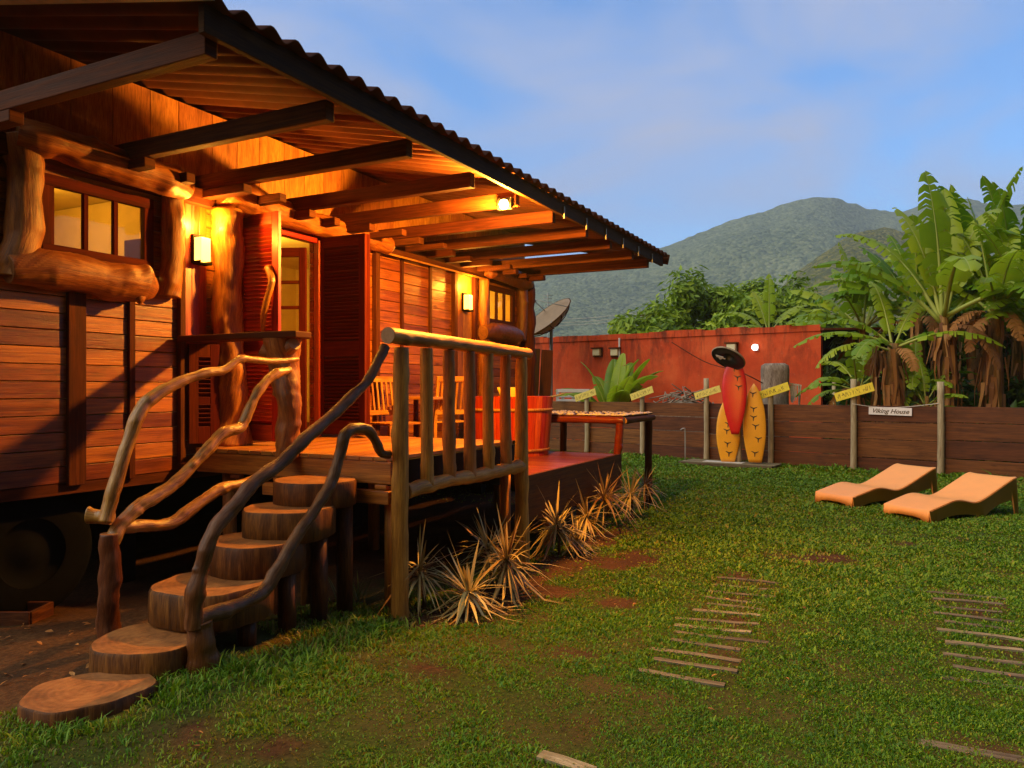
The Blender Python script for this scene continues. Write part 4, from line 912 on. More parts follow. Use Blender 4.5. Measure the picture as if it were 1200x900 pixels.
# weeds in the dark by the stairs
o = thing('weed', 'thin weed growing in the shade under the deck by the stairs', 'weed', P(410, 5.5, 0.03)); ROOT_LOC[o.name] = P(410, 5.5, 0.03); b = MB(); rs = random.Random(4)
for k in range(26):
    az = rs.uniform(0, 6.28); d = Vector((math.cos(az) * .5, math.sin(az) * .5, 1)).normalized(); s_ = d.cross(AZ).normalized() * .006; q = P(410, 5.5, 0.0) + Vector((rs.uniform(-.08, .08), rs.uniform(-.08, .08), 0.02)); l_ = rs.uniform(.12, .34)
    b.add([q - s_, q + s_, q + d * l_ * .6 + s_, q + d * l_ * .6 - s_, q + d * l_ - AZ * .03], [(0, 1, 2, 3), (3, 2, 4)], rnd=rs.random())
b.build('leaves', M['weed'], o)

# ------------------------------------------------------------------ slats set in the lawn
def slat(p, q, w, name, label, group, top=0.006, rnd=None):
    p = Vector(p); q = Vector(q); g = float(gh((p.x + q.x) / 2, (p.y + q.y) / 2)); b = MB()
    d = (q - p).normalized(); s_ = Vector((-d.y, d.x, 0)); n = 9
    vs = []; 
    for i in range(n):
        t_ = i / (n - 1); m_ = p.lerp(q, t_); e0 = w / 2 * (1 + .25 * mnoise.noise(m_ * 7)); e1 = w / 2 * (1 + .25 * mnoise.noise(m_ * 7 + Vector((9, 9, 0))))
        zt = float(gh(m_.x, m_.y)) + top + .004 * mnoise.noise(m_ * 5)
        vs += [Vector((m_.x, m_.y, zt)) - s_ * e0, Vector((m_.x, m_.y, zt)) + s_ * e1, Vector((m_.x, m_.y, zt - .03)) + s_ * e1, Vector((m_.x, m_.y, zt - .03)) - s_ * e0]
    fs = []; uv = []
    for i in range(n - 1):
        for k in range(4):
            k2 = (k + 1) % 4; fs.append([i * 4 + k, i * 4 + k2, i * 4 + 4 + k2, i * 4 + 4 + k]); uv.append([(i * .06, k * .05), (i * .06, k * .05 + .05), (i * .06 + .06, k * .05 + .05), (i * .06 + .06, k * .05)])
    fs += [[3, 2, 1, 0], [4 * n - 4, 4 * n - 3, 4 * n - 2, 4 * n - 1]]; uv += [[(0, 0)] * 4] * 2
    b.add(vs, fs, uv, rnd); tag(b.build(name, M['slat'], loc=(p.x, p.y, g)), label, 'slat', group)
rs = random.Random(12)
for k in range(13):
    t_ = k / 12; cx = 1.93 + (0.98 - 1.93) * t_; cy = 6.35 + (4.25 - 6.35) * t_; l_ = rs.uniform(0.20, 0.30); pale = k in (5, 7)
    sh_ = rs.uniform(-.05, .05)
    lab = {5: 'palest grey slat of the slat path in the middle of the lawn', 7: 'second pale slat in the middle of the lawn, nearer the camera'}.get(k, 'half-buried brown slat of the slat path in the middle of the lawn')
    slat((cx - l_ * .91 + sh_, cy + l_ * .41, 0), (cx + l_ * .91 + sh_, cy - l_ * .41, 0), 0.05, 'lawn_slat', lab, 'slats of the middle lawn path', .012 if pale else rs.uniform(.006, .012), 0.85 if pale else rs.uniform(.1, .4))
for k in range(10):
    t_ = k / 9; cx = 3.45 + (2.62 - 3.45) * t_; cy = 5.85 + (4.15 - 5.85) * t_; l_ = rs.uniform(0.18, 0.30); pale = k in (5, 6)
    lab = {5: 'pale grey slat of the right-hand slat path, farther of two pale ones', 6: 'pale grey slat of the right-hand slat path, nearer of two pale ones'}.get(k, 'half-buried brown slat of the slat path at the right of the lawn')
    slat((cx - l_ * .91, cy + l_ * .41, 0), (cx + l_ * .91, cy - l_ * .41, 0), 0.05, 'lawn_slat', lab, 'slats of the right-hand lawn path', .012 if pale else rs.uniform(.006, .012), 0.85 if pale else rs.uniform(.1, .4))
slat((0.12, 3.30, 0), (0.34, 3.18, 0), 0.07, 'lawn_slat', 'pale plank end in the grass at the bottom edge of the photo', None, .014, .95)
slat((1.85, 3.50, 0), (2.25, 3.30, 0), 0.07, 'lawn_slat', 'flat grey plank in the grass below the right-hand slat path', None, .004, .25)

# ------------------------------------------------------------------ clutter left of the stairs
b = MB(); q = H(2.75, 0.55, 0); q.z = float(gh(q.x, q.y))
fx = P(10, 5.15); 
o = thing('wooden_tray', 'small square open wooden tray lying on the soil by the wheel', 'tray', (fx.x, fx.y, 0))
c_ = Vector((fx.x, fx.y, float(gh(fx.x, fx.y)))); b = MB()
for (a0, a1) in (((-.22, -.12), (.22, -.12)), ((-.22, .12), (.22, .12)), ((-.22, -.12), (-.22, .12)), ((.22, -.12), (.22, .12))):
    b.bar(c_ + Vector((a0[0], a0[1], .05)), c_ + Vector((a1[0], a1[1], .05)), .025, .09)
b.build('tray_side', M['slab'], o, 0.003)
b = MB(); pq = P(-12, 5.35); pz = Vector((pq.x, pq.y, 0.0)); b.lathe(pz, [(0.0, 0.0), (0.11, 0.0), (0.17, 0.10), (0.18, 0.20), (0.14, 0.31), (0.10, 0.35), (0.12, 0.38), (0.10, 0.38), (0.0, 0.30)], 24)
tag(b.build('clay_pot', plain('terracotta', (0.13, 0.05, 0.014), 0.85), loc=pz), 'round brown clay pot beside the wheel at the left edge', 'pot')

# ------------------------------------------------------------------ FENCE
fence = thing('plank_fence', 'low fence of wide dark brown planks with pale posts behind the lawn', 'fence', (5.4, fence_y(5.4), 0))
fdir = Vector((1, -0.91, 0)).normalized(); fnor = Vector((-0.91, -1, 0)).normalized()   # towards the camera
postx = [0.75, 1.93, 3.13, 4.36, 5.45, 6.68, 7.80, 9.05, 10.4]; FT = 1.275
ends = [-0.6] + postx + [12.2]
for x0, x1 in zip(ends[:-1], ends[1:]):
    b = MB(); z = -0.03; hs = [0.36, 0.30, 0.33, 0.32]; rs.shuffle(hs)
    for hgt in hs:
        z1 = min(z + hgt, FT); p = Vector((x0, fence_y(x0), 0)); q = Vector((x1, fence_y(x1), 0)); j = rs.uniform(-.006, .006)
        b.box((p + q) / 2 + AZ * ((z + z1) / 2) + fnor * j + AZ * rs.uniform(-.004, .004), (q - p) / 2 * .997, fnor * .018, AZ * ((z1 - z) / 2 - .006), rnd=rs.random()); z = z1
    b.build('board_panel', M['fence'], fence, 0.004)
tops = [1.45, 1.42, 1.42, 1.82, 1.62, 1.78, 1.72, 1.7, 1.7]
for x, tp_ in zip(postx, tops):
    q = Vector((x, fence_y(x), 0)) + fnor * 0.085; b = MB(); b.tube([q - AZ * .05, q + AZ * .6 + fdir * .01, q + AZ * tp_], [0.062, 0.058, 0.056], 12, 4, wob=.12, capmat=1)
    b.build('post', [M['postGrey'], M['ringsPale']], fence)
# signs
def sign(px, py, w, h, tilt, d, mat, label, name='arrow_sign', text=None, seed=0):
    c_ = P(px, d, py=py); o = thing(name, label, 'sign', c_, None if text else 'yellow hand-lettered boards on the fence posts')
    ct, st_ = math.cos(tilt), math.sin(tilt); X = fdir * ct + AZ * st_; Y = -fdir * st_ + AZ * ct
    b = MB(); b.box(c_, X * w / 2, Y * h / 2, fnor * .009); b.build('board', mat, o, 0.003)
    if text:
        cu = bpy.data.curves.new('lettering', 'FONT'); cu.body = text; cu.size = h * .78; cu.align_x = 'CENTER'; cu.align_y = 'CENTER'; cu.shear = 0.35; cu.extrude = .0015; cu.offset = 0.001
        tmp = bpy.data.objects.new('tmp', cu); me = bpy.data.meshes.new_from_object(tmp); bpy.data.objects.remove(tmp); me.name = 'lettering'
        mat4 = Matrix((X, Y, fnor)).transposed().to_4x4(); xs = [v.co.x for v in me.vertices]; sc = w * .84 / (max(xs) - min(xs))
        me.transform(Matrix.Diagonal((sc, 1, 1, 1))); me.transform(mat4); me.transform(Matrix.Translation(fnor * .0115))
        me.materials.clear(); me.materials.append(M['ink']); t_ = bpy.data.objects.new('lettering', me); COL.objects.link(t_); t_.parent = o
    else:
        r2 = random.Random(seed); b = MB(); s = -w * .43; base = c_ + fnor * .0105; cw = h * .20
        while s < w * .41:
            for _ in range(r2.randint(3, 8)):          # one handwritten word
                if s + cw > w * .43: break
                nodes = [(0, -.2), (0, .2), (.5, -.2), (.5, .2), (1, -.2), (1, .2), (0, 0), (1, 0), (.5, 0)]
                path = r2.sample(nodes, r2.choice((3, 3, 4)))
                for q0, q1 in zip(path[:-1], path[1:]):
                    p0 = base + X * (s + q0[0] * cw * .8) + Y * h * q0[1] * 1.15; p1 = base + X * (s + q1[0] * cw * .8) + Y * h * q1[1] * 1.15
                    b.bar(p0, p1, .002, h * .034, up=fnor.cross(p1 - p0).normalized())
                s += cw * 1.12
            s += cw * .9
        b.build('lettering', M['ink'], o)
    return o
def fd(px): return 21.04 / (1 + .91 * (px - 600) / 900) - .17
sign(686, 463, .66, .17, R(16), fd(688), M['paleYellow'], 'faded yellow board on the post beside the white pallet', seed=1)
sign(752, 461, .64, .16, R(18), fd(755), M['paleYellow'], 'faded yellow board right of the broad-leaved plant', seed=2)
sign(829, 460, .64, .15, R(16), fd(829), M['paleYellow'], 'yellow board on the post left of the surfboards', seed=3)
sign(907, 458, .66, .17, R(18), fd(906), M['yellow'], 'yellow board on the post right of the surfboards', seed=4)
sign(1001, 459.5, .74, .17, R(17), fd(1002), M['yellow'], 'bright yellow board on the post in front of the banana plants', seed=5)
sign(1043, 482, .76, .145, R(-1), fd(1043) + .12, M['white'], 'white board with black script hanging on the fence by the loungers', 'name_board', 'Viking House')
b = MB(); b.tube([Vector((6.68, fence_y(6.68), 1.30)) + fnor * .14, Vector((7.0, fence_y(7.0), 1.24)) + fnor * .05, Vector((7.35, fence_y(7.35), 1.25)) + fnor * .05, Vector((7.8, fence_y(7.8), 1.33)) + fnor * .14], .006, 6, 5)
tag(b.build('string', M['cloth'], loc=(7.2, fence_y(7.2), 1.2)), 'thin pale string holding the white board between two fence posts', 'string')
b = MB(); q = P(803, 16.6, 0); b.tube([q, q + AZ * .66, q + AZ * .73 + Vector((-.04, 0, 0)), q + AZ * .70 + Vector((-.10, 0, 0))], .014, 8, 3)
tag(b.build('tap_pipe', M['metalGrey'], loc=q), 'thin grey tap pipe standing in front of the fence by the surfboards', 'tap')

# ------------------------------------------------------------------ surfboard shower
sp = P(857, 16.15, 0)
o = thing('shower_platform', 'flat brown wooden platform with a pale inset under the surfboards', 'platform', sp)
b = MB(); ax = Vector((1, -0.70, 0)).normalized(); ay = Vector((.70, 1, 0)).normalized()
for k in range(5): b.box(sp + ay * (-.40 + k * .16) + AZ * .02, ax * .98, ay * .076, AZ * .03)
b.build('platform_boards', M['slat'], o, .004)
b = MB(); b.box(sp + ay * -.12 - ax * .12 + AZ * .054, ax * .42, ay * .13, AZ * .004); b.build('pale_inset', M['stone'], o)
def surf(px, py0, py1, w, d, lean, mat, label, marks, name='surfboard', tailw=.56, wide=.44):
    zt = CAMH + (455 - py0) / 900 * d; zb = CAMH + (455 - py1) / 900 * d; L = zt - zb; c_ = P(px, d, zb); X = Vector((1, -0.45, 0)).normalized(); Z = (AZ + X * lean + Vector((0, .06, 0))).normalized(); Y = Z.cross(X).normalized()
    o = thing(name, label, 'surfboard', c_, 'surfboards of the outdoor shower')
    b = MB(); n = 22; m = 8; rows_ = []
    def hw(t_): return w / 2 * (max(0.0, 1 - max(0, (t_ - wide) / (1 - wide)) ** 2.2) ** .8) if t_ > wide else w / 2 * (tailw + (1 - tailw) * math.sin(t_ / wide * math.pi / 2))
    for i in range(n + 1):
        t_ = i / n; h_ = max(hw(t_), .004); th = .028 * min(1, h_ / (w * .3)); ring = []
        for k in range(m * 2):
            a_ = 2 * math.pi * k / (m * 2); ring.append(c_ + Z * L * t_ + X * h_ * math.copysign(abs(math.cos(a_)) ** .8, math.cos(a_)) + Y * (th * math.sin(a_) + .05 * (t_ - .3) ** 2))
        rows_.append(ring)
    vs = [p for r_ in rows_ for p in r_]; k2 = m * 2; fs = [[i * k2 + k, i * k2 + (k + 1) % k2, (i + 1) * k2 + (k + 1) % k2, (i + 1) * k2 + k] for i in range(n) for k in range(k2)]
    fs += [list(range(k2))[::-1], [n * k2 + k for k in range(k2)]]; b.add(vs, fs, smooth=True); b.build('board_body', mat, o)
    for (sx, t_) in marks:
        b = MB()
        q = c_ + Z * L * t_ + X * sx * w; q = q - Y * (.0285 - 0.05 * (t_ - .3) ** 2) if Y.y > 0 else q + Y * (.0285 + 0.05 * (t_ - .3) ** 2)
        out_ = -Y if Y.y > 0 else Y
        for a_ in (R(90 + 180), R(25), R(155)):
            dd = X * math.cos(a_) + Z * math.sin(a_); pp = X * -math.sin(a_) + Z * math.cos(a_)
            pts = [q + out_ * .004 + pp * .014, q + out_ * .004 - pp * .014, q + out_ * .004 + dd * .065 - pp * .012, q + out_ * .004 + dd * .085]
            b.poly(pts, .003, normal=out_)
        b.build('fin_print', M['black'], o)
    return o, c_, X, Y, Z, L
surf(853, 462, 541, .50, 16.12, .03, M['boardOrange'], 'orange surfboard with black fin prints left of the red one', [(.05, .13), (-.02, .27), (-.05, .46), (0, .56), (0, .68), (.05, .9)])
surf(885, 449, 542, .46, 15.78, .0, M['boardOrange'], 'orange surfboard with black fin prints right of the red one', [(0, .12), (.16, .30), (.05, .46), (-.03, .57), (-.02, .68), (-.04, .87)])
surf(861.5, 416, 509, .50, 15.82, .0, M['boardRed'], 'tall red surfboard raised on a post in the middle', [(.02, .84), (.14, .72), (.18, .60)], tailw=.30, wide=.56)
b = MB(); q = P(866, 16.12, 0); b.tube([q, q + AZ * .7, q + AZ * 1.9 + Vector((0, .04, 0))], .055, 10, 3, capmat=1); tag(b.build('shower_post', [M['postGrey'], M['ringsPale']], loc=q), 'short grey post holding up the red surfboard', 'post')
dc = P(853.5, 15.7, py=419.5); dn = Vector((-.49, -.38, -.78)).normalized(); e1 = Vector((.84, 0, -.53)).normalized(); dn = (dn - e1 * dn.dot(e1)).normalized()
o = thing('round_hat', 'tilted black round brim with a pale emblem on top of the red surfboard', 'hat', dc)
b = MB(); b.lathe(dc, [(0.0, -.13), (.08, -.12), (.11, -.05), (.13, -.012), (.26, .0), (.345, .015), (.355, .0), (.34, -.012), (.15, -.03)], 36, ax=dn); b.build('brim', M['black'], o)
b = MB(); b.lathe(dc, [(.347, .022), (.357, .014), (.361, -.002), (.351, -.014)], 40, ax=dn); b.build('brim_edge', M['stump'], o)
b = MB(); e2 = dn.cross(e1).normalized(); q = dc - e1 * .13 + dn * .03 - (e2 * .10 if e2.z > 0 else -e2 * .10)
ex = Vector((1, -.3, .0)); ex = (ex - dn * ex.dot(dn)).normalized(); ey = dn.cross(ex); ey = ey if ey.z > 0 else -ey
for (x0, x1, y0, y1) in ((-.09, .07, .02, .05), (-.08, .11, -.012, .012), (-.03, .035, -.045, -.02), (-.01, .012, -.07, -.048)): b.box(q + ex * (x0 + x1) / 2 + ey * (y0 + y1) / 2, ex * (x1 - x0) / 2, ey * (y1 - y0) / 2, dn * .006)
b.build('emblem', M['white'], o)

# ------------------------------------------------------------------ LOUNGERS
def lounger_mesh():
    W_ = 0.64; prof = [(0.0, .165), (.03, .185), (.12, .205), (.30, .25), (.48, .295), (.58, .30), (.70, .285), (.88, .245), (1.0, .25), (1.12, .285), (1.45, .42), (1.70, .525), (1.80, .56), (1.83, .555)]
    ss = np.linspace(0, 1.83, 62); zt = np.interp(ss, [p[0] for p in prof], [p[1] for p in prof]); zt = np.convolve(np.pad(zt, 2, 'edge'), np.ones(5) / 5, 'valid')
    def zbot(s):
        if s <= .16: return 0.0
        if s < .98: t_ = (s - .16) / .82; return min(.08, .08 * (math.sin(math.pi * t_) ** .45))
        if s <= 1.08: return 0.0
        if s < 1.74: t_ = (s - 1.08) / .66; return .22 * (max(0, 1 - (1 - t_) ** 2.2)) ** .9 if t_ < .93 else .22 * (1 - (t_ - .93) / .07)
        return 0.0
    b = MB(); th = .02
    top_y = np.array([-W_ / 2, -W_ / 2 + .006, -W_ / 2 + .018, -W_ / 2 + .05, -.2, -.1, 0, .1, .2, W_ / 2 - .05, W_ / 2 - .018, W_ / 2 - .006, W_ / 2])
    vs = []; fs = []
    for i, s in enumerate(ss):
        for y in top_y: vs.append((s, y, zt[i] - (.014 if abs(y) > W_ / 2 - .001 else .004 if abs(y) > W_ / 2 - .007 else 0.0 if abs(y) > W_ / 2 - .03 else .006 if abs(y) > W_ / 2 - .06 else .012)))
    n = len(top_y)
    for i in range(len(ss) - 1):
        for j in range(n - 1): a_ = i * n + j; fs.append([a_, a_ + n, a_ + n + 1, a_ + 1])
    base = len(vs)
    for sgn, col in ((-1, 0), (1, n - 1)):       # side skirts hang from the edge of the same sheet
        o0 = len(vs)
        for i, s in enumerate(ss): vs.append((s, sgn * (W_ / 2 + .012), min(zbot(s), zt[i] - .06)))
        for i in range(len(ss) - 1):
            q = [i * n + col, (i + 1) * n + col, o0 + i + 1, o0 + i]; fs.append(q if sgn < 0 else q[::-1])
    for row, s, fl in ((0, -.012, True), (len(ss) - 1, 1.85, False)):
        o0 = len(vs)
        for j, y in enumerate(top_y):
            ay_ = abs(y) / (W_ / 2)
            if fl: zz = 0.0 if ay_ > .72 else .06 * min(1, (.72 - ay_) / .12)
            else: zz = 0.0 if ay_ > .86 else .40 * min(1, (.86 - ay_) / .08)
            vs.append((s, y, zz))
        for j in range(n - 1):
            q = [row * n + j, row * n + j + 1, o0 + j + 1, o0 + j]; fs.append(q if fl else q[::-1])
    b.add(vs, fs, smooth=True); return b
L0 = thing('sun_lounger', 'orange moulded plastic sun lounger nearer the camera, its whole side in view', 'sun lounger', (0, 0, 0), 'orange sun loungers on the lawn')
ROOT_LOC[L0.name] = Vector((0, 0, 0))
lb = lounger_mesh().build('lounger_shell', M['lounger'], L0)
md = lb.modifiers.new('solid', 'SOLIDIFY'); md.thickness = .014; md.offset = -1
LD = math.atan2(.40, .917)
def place_lounger(o, x, y): o.scale = (0.87, 1.0, 0.86); o.location = (x, y, float(gh(x, y))); o.rotation_euler = (0, 0, LD)
place_lounger(L0, 4.83, 9.42)
L1 = copy_tree(L0); L1['label'] = 'orange moulded plastic sun lounger farther left, partly behind the other'; place_lounger(L1, 4.36, 10.42)

# ------------------------------------------------------------------ RED WALL and what stands behind the fence
ra = P(590, 25.0, 0); rb = P(962, 19.0, 0); rd = (rb - ra).normalized(); rn_ = Vector((rd.y, -rd.x, 0))
t = NT('red_painted_masonry'); ob_ = t.uv(); n = t.noise(t.mapping(ob_, (1, 1, 1)), 1.2, 7, 0.65); drip = t.noise(t.mapping(ob_, (2.6, 0.7, 1)), 1.0, 7, .7, 0.6); n3 = t.noise(ob_, 9, 5, .65)
sx_ = t.new('ShaderNodeSeparateXYZ'); t.link(ob_, sx_.inputs[0]); hgt = t.ramp(t.math('DIVIDE', sx_.outputs['Y'], 3.2), [(.45, 0.0), (.98, 1.0)])
col = t.ramp(n, [(.3, (.48, .052, .016)), (.5, (.60, .080, .023)), (.72, (.68, .125, .04))])
col = t.mix(col, (.07, .022, .014), t.math('MULTIPLY', t.math('MULTIPLY', t.ramp(drip, [(.47, 0.0), (.62, 1.0)]), hgt), .8))
col = t.mix(col, (.55, .38, .26), t.math('MULTIPLY', t.ramp(n3, [(.62, 0.0), (.75, 1.0)]), .25))
bk = t.new('ShaderNodeTexBrick'); t.link(ob_, bk.inputs['Vector']); bk.inputs['Scale'].default_value = 1.0; bk.inputs['Brick Width'].default_value = .4; bk.inputs['Row Height'].default_value = .2; bk.inputs['Mortar Size'].default_value = .006
t.base(col); t.rough(.9, .15); t.bump(t.math('ADD', t.math('MULTIPLY', n3, .6), bk.outputs['Fac']), .35, .012); M['redwall'] = t.mat
rw = thing('red_boundary_wall', 'high stained red masonry wall behind the plank fence', 'wall', (ra + rb) / 2)
def wallbox(m_, s0, s1, z0, z1, t0, t1, mat=0):
    c_ = ra + rd * (s0 + s1) / 2 + AZ * (z0 + z1) / 2 + rn_ * (t0 + t1) / 2; A_, B_, C_ = rd * (s1 - s0) / 2, AZ * (z1 - z0) / 2, rn_ * (t1 - t0) / 2
    sg = [(-1, -1, 1), (1, -1, 1), (1, 1, 1), (-1, 1, 1), (-1, -1, -1), (1, -1, -1), (1, 1, -1), (-1, 1, -1)]; vs = [c_ + A_ * i + B_ * j + C_ * k for i, j, k in sg]
    uvq = [(s0, z0), (s1, z0), (s1, z1), (s0, z1)]; m_.add(vs, [(0, 1, 2, 3), (5, 4, 7, 6), (3, 2, 6, 7), (1, 5, 6, 2), (4, 0, 3, 7)], [uvq] * 5, .5, mat)
RL = (rb - ra).length
b = MB(); wallbox(b, 0, RL, -.1, 3.02, -.15, 0); b.build('wall_face', M['redwall'], rw)
b = MB(); s = 0.0
while s < RL:
    w = rs.uniform(.38, .42); wallbox(b, s + .004, min(s + w, RL) - .004, 3.022, 3.19 + rs.uniform(-.03, .03), -.17, .03); s += w
b.build('coping', M['redwall'], rw)
def on_wall(px, py, out=0.05):
    k = (px - 600) / 900; s = (k * ra.y - ra.x) / (rd.x - k * rd.y); p = ra + rd * s + rn_ * out; p.z = CAMH + (455 - py) / 900 * p.y; return p
b = MB(); p0 = on_wall(727, 396, .06); p1 = on_wall(727, 452, .06); b.tube([p0, p1], .025, 8, 1); tag(b.build('drain_pipe', M['stone'], loc=p1), 'thin pale vertical pipe running down the red wall', 'pipe')
def wall_lamp_unlit(px, py, lab):
    p = on_wall(px, py, .03); o = thing('wall_light', lab, 'wall light', p, 'small unlit lights on the red wall'); b = MB(); b.box(p + rn_ * .05, rd * .12, rn_ * .06, AZ * .10); b.build('lamp_glass', M['paleLamp'], o, .02)
    b = MB(); b.box(p + rn_ * .05 + AZ * .125, rd * .17, rn_ * .08, AZ * .02); b.box(p + rn_ * -.01, rd * .16, rn_ * .02, AZ * .14); b.build('lamp_back', M['fascia'], o)
wall_lamp_unlit(701, 413, 'unlit square wall light left of the thin pale pipe'); wall_lamp_unlit(722, 413, 'unlit square wall light touching the thin pale pipe'); wall_lamp_unlit(858.5, 407.5, 'unlit square wall light above the black hat brim')
p = on_wall(886.5, 407, .12); o = thing('globe_light', 'glowing white round wall light on the red wall', 'wall light', p)
b = MB(); b.lathe(p, [(0.0, -.085), (.035, -.078), (.06, -.06), (.078, -.035), (.085, 0), (.078, .035), (.06, .06), (.035, .078), (0.0, .085)], 24); b.build('globe', M['globe'], o); b = MB(); b.box(p - rn_ * .09, rd * .06, rn_ * .02, AZ * .08); b.build('lamp_base', M['white'], o)
b = MB(); b.tube([on_wall(789, 401, .10), on_wall(835, 424, .5), P(866, 17.2, py=435.5), P(894, 17.0, py=449)], .012, 6, 5); tag(b.build('cable', M['fascia'], loc=on_wall(789, 401, .1)), 'dark red cable sloping from the wall top down to the grey stump', 'cable')

q = P(908, 17.3, 0); b = MB(); b.lathe(q, [(.30, -.05), (.31, .8), (.30, 1.5), (.315, 2.0), (.30, 2.11), (.22, 2.16), (.0, 2.13)], 22, wob=.16); tag(b.build('tree_stump', M['stump'], loc=q), 'tall grey weathered tree stump rising behind the fence', 'stump')
b = MB(); 
for k in range(26):
    x = q.x + .30 + rs.uniform(0, .26); z1 = 1.72 - rs.uniform(0, .1); l_ = rs.uniform(.18, .45); b.bar((x, q.y - .05 + rs.uniform(-.05, .05), z1), (x + rs.uniform(-.03, .03), q.y - .06, z1 - l_), .018, .012)
b.bar((q.x + .25, q.y - .05, 1.72), (q.x + .58, q.y - .05, 1.66), .03, .03)
tag(b.build('rope_fringe', M['cloth'], loc=(q.x + .4, q.y, 1.4)), 'frayed pale rope fringe hanging beside the grey stump', 'rope')
# pallet, brush pile, leaning planks
q = P(672, 20.6, 0); b = MB(); o = thing('slatted_pallet', 'white slatted pallet standing upright behind the fence', 'pallet', q)
for k in range(5): b.wb(q.x - .42, q.x + .42, q.y - .02, q.y + .01, .95 + k * .135, 1.04 + k * .135)
b.build('slat', M['white'], o, .004); b = MB()
for x in (-.42, -.28, 0, .28, .42): b.wb(q.x + x - .04, q.x + x + .04, q.y + .012, q.y + .09, -.05, 1.58)
b.build('upright', M['stone'], o)
b = MB(); q = P(802, 18.9, 0)
for k in range(120):
    c_ = q + Vector((rs.gauss(0, .7), rs.gauss(0, .35), 0)); zt = max(.1, 1.52 * math.exp(-((c_.x - q.x) ** 2) / 1.6) * rs.uniform(.6, 1.0)); d = Vector((rs.uniform(-1, 1), rs.uniform(-.6, .6), rs.uniform(-.25, .35))).normalized() * rs.uniform(.2, .5); c_.z = zt
    b.tube([c_ - d, c_ + Vector((0, 0, .03)), c_ + d], [.02, .016, .01], 5, 1)
b.lathe(q, [(1.3, -.05), (1.15, .4), (.8, .95), (.4, 1.25), (0, 1.32)], 18, wob=.3)
tag(b.build('brush_pile', M['stump'], loc=q), 'heap of cut branches and debris showing above the fence', 'brush pile')
for px, d, zt, lean, w, lab in ((633, 13.6, 2.32, .14, .21, 'wider dark plank leaning upright past the far end of the cabin'), (623, 13.9, 2.36, .10, .13, 'narrower dark plank leaning upright, closest to the cabin corner')):
    q = P(px, d, -.03); b = MB(); b.bar(q, q + Vector((lean, .3, zt)), w, .05, up=Vector((0, 1, 0))); tag(b.build('leaning_plank', M['fascia'], loc=q, bevel=.004), lab, 'plank', 'dark planks leaning at the cabin end')
q = P(620, 13.2, -.03); b = MB(); b.tube([q, q + AZ * 1.58], .06, 10, 1, wob=.1, capmat=1); tag(b.build('short_post', [M['postGrey'], M['ringsPale']], loc=q), 'pale round post standing just behind the hot tub', 'post')

# satellite dish
dc = P(642, 22.0, py=374); dn = Vector((-.60, -.30, .74)).normalized()
o = thing('satellite_dish', 'large brown mesh satellite dish tilted skyward above the red wall', 'satellite dish', (dc.x, dc.y, 0))
b = MB(); b.lathe(dc, [(0.0, -.26), (.25, -.235), (.5, -.15), (.75, 0.0), (.84, .07)], 28, ax=dn)
d_ = b.build('dish', M['dish'], o); sdf = d_.modifiers.new('solid', 'SOLIDIFY'); sdf.thickness = .012
Mq = dn.to_track_quat('Z', 'Y').to_matrix(); b = MB()
for k in range(12):
    a_ = 2 * math.pi * k / 12; b.tube([dc + Mq @ Vector((math.cos(a_) * r_, math.sin(a_) * r_, z_)) for r_, z_ in ((.05, -.29), (.25, -.265), (.5, -.18), (.75, -.03), (.84, .05))], .014, 5, 1)
b.lathe(dc, [(.83, .055), (.855, .07), (.83, .085)], 30, ax=dn); b.build('rib', M['fascia'], o)
fp = dc + dn * .75; b = MB()
for k in range(3): a_ = 2 * math.pi * k / 3 + .5; b.tube([dc + Mq @ Vector((math.cos(a_) * .8, math.sin(a_) * .8, .05)), fp], .013, 6, 1)
b.lathe(fp - dn * .05, [(0, -.08), (.06, -.07), (.06, .05), (0, .06)], 12, ax=dn); b.build('feed_horn', M['metalGrey'], o)
b = MB(); b.tube([Vector((dc.x + .1, dc.y + .05, -.05)), Vector((dc.x + .1, dc.y + .05, dc.z - .35)), dc - dn * .28], [.05, .05, .04], 10, 2); b.build('mast', M['metalGrey'], o)
q = P(642, 24.5, 0); b = MB(); b.tube([q, q + AZ * (CAMH + (455 - 343) / 900 * 24.5)], .018, 6, 1)
for k in range(4): z_ = CAMH + (455 - 346 - 4 * k) / 900 * 24.5; b.tube([Vector((q.x - .16 + .02 * k, q.y, z_)), Vector((q.x + .16 - .02 * k, q.y, z_))], .01, 5, 1)
tag(b.build('aerial', M['metalGrey'], loc=q), 'thin grey television aerial on a mast behind the dish', 'aerial')
# utility pole and wires
q = P(758, 38, -.1); o = thing('utility_pole', 'short pale concrete utility pole in front of the green trees', 'pole', q); b = MB(); b.tube([q, q + AZ * 5.5], [.16, .12], 10, 1); b.build('pole_shaft', M['stone'], o)
b = MB(); b.bar(q + Vector((-.5, 0, 5.3)), q + Vector((.5, 0, 5.3)), .09, .09); b.build('crossarm', M['fascia'], o)
for k, (y0, y1, y2) in enumerate(((375, 366.5, 367), (379, 370.5, 369), (382, 374, 371))):
    a_ = P(612, 40, py=y0); m1 = P(758, 37.9, py=y1); m2 = P(900, 39, py=y2); b = MB()
    b.tube([a_, (a_ + m1) / 2 - AZ * .1, m1, (m1 + m2) / 2 - AZ * .1, m2], .016, 5, 4)
    tag(b.build('power_line', M['stone'], loc=m1), ('highest', 'middle', 'lowest')[k] + ' of three pale power lines crossing above the red wall', 'wire', 'power lines above the red wall')
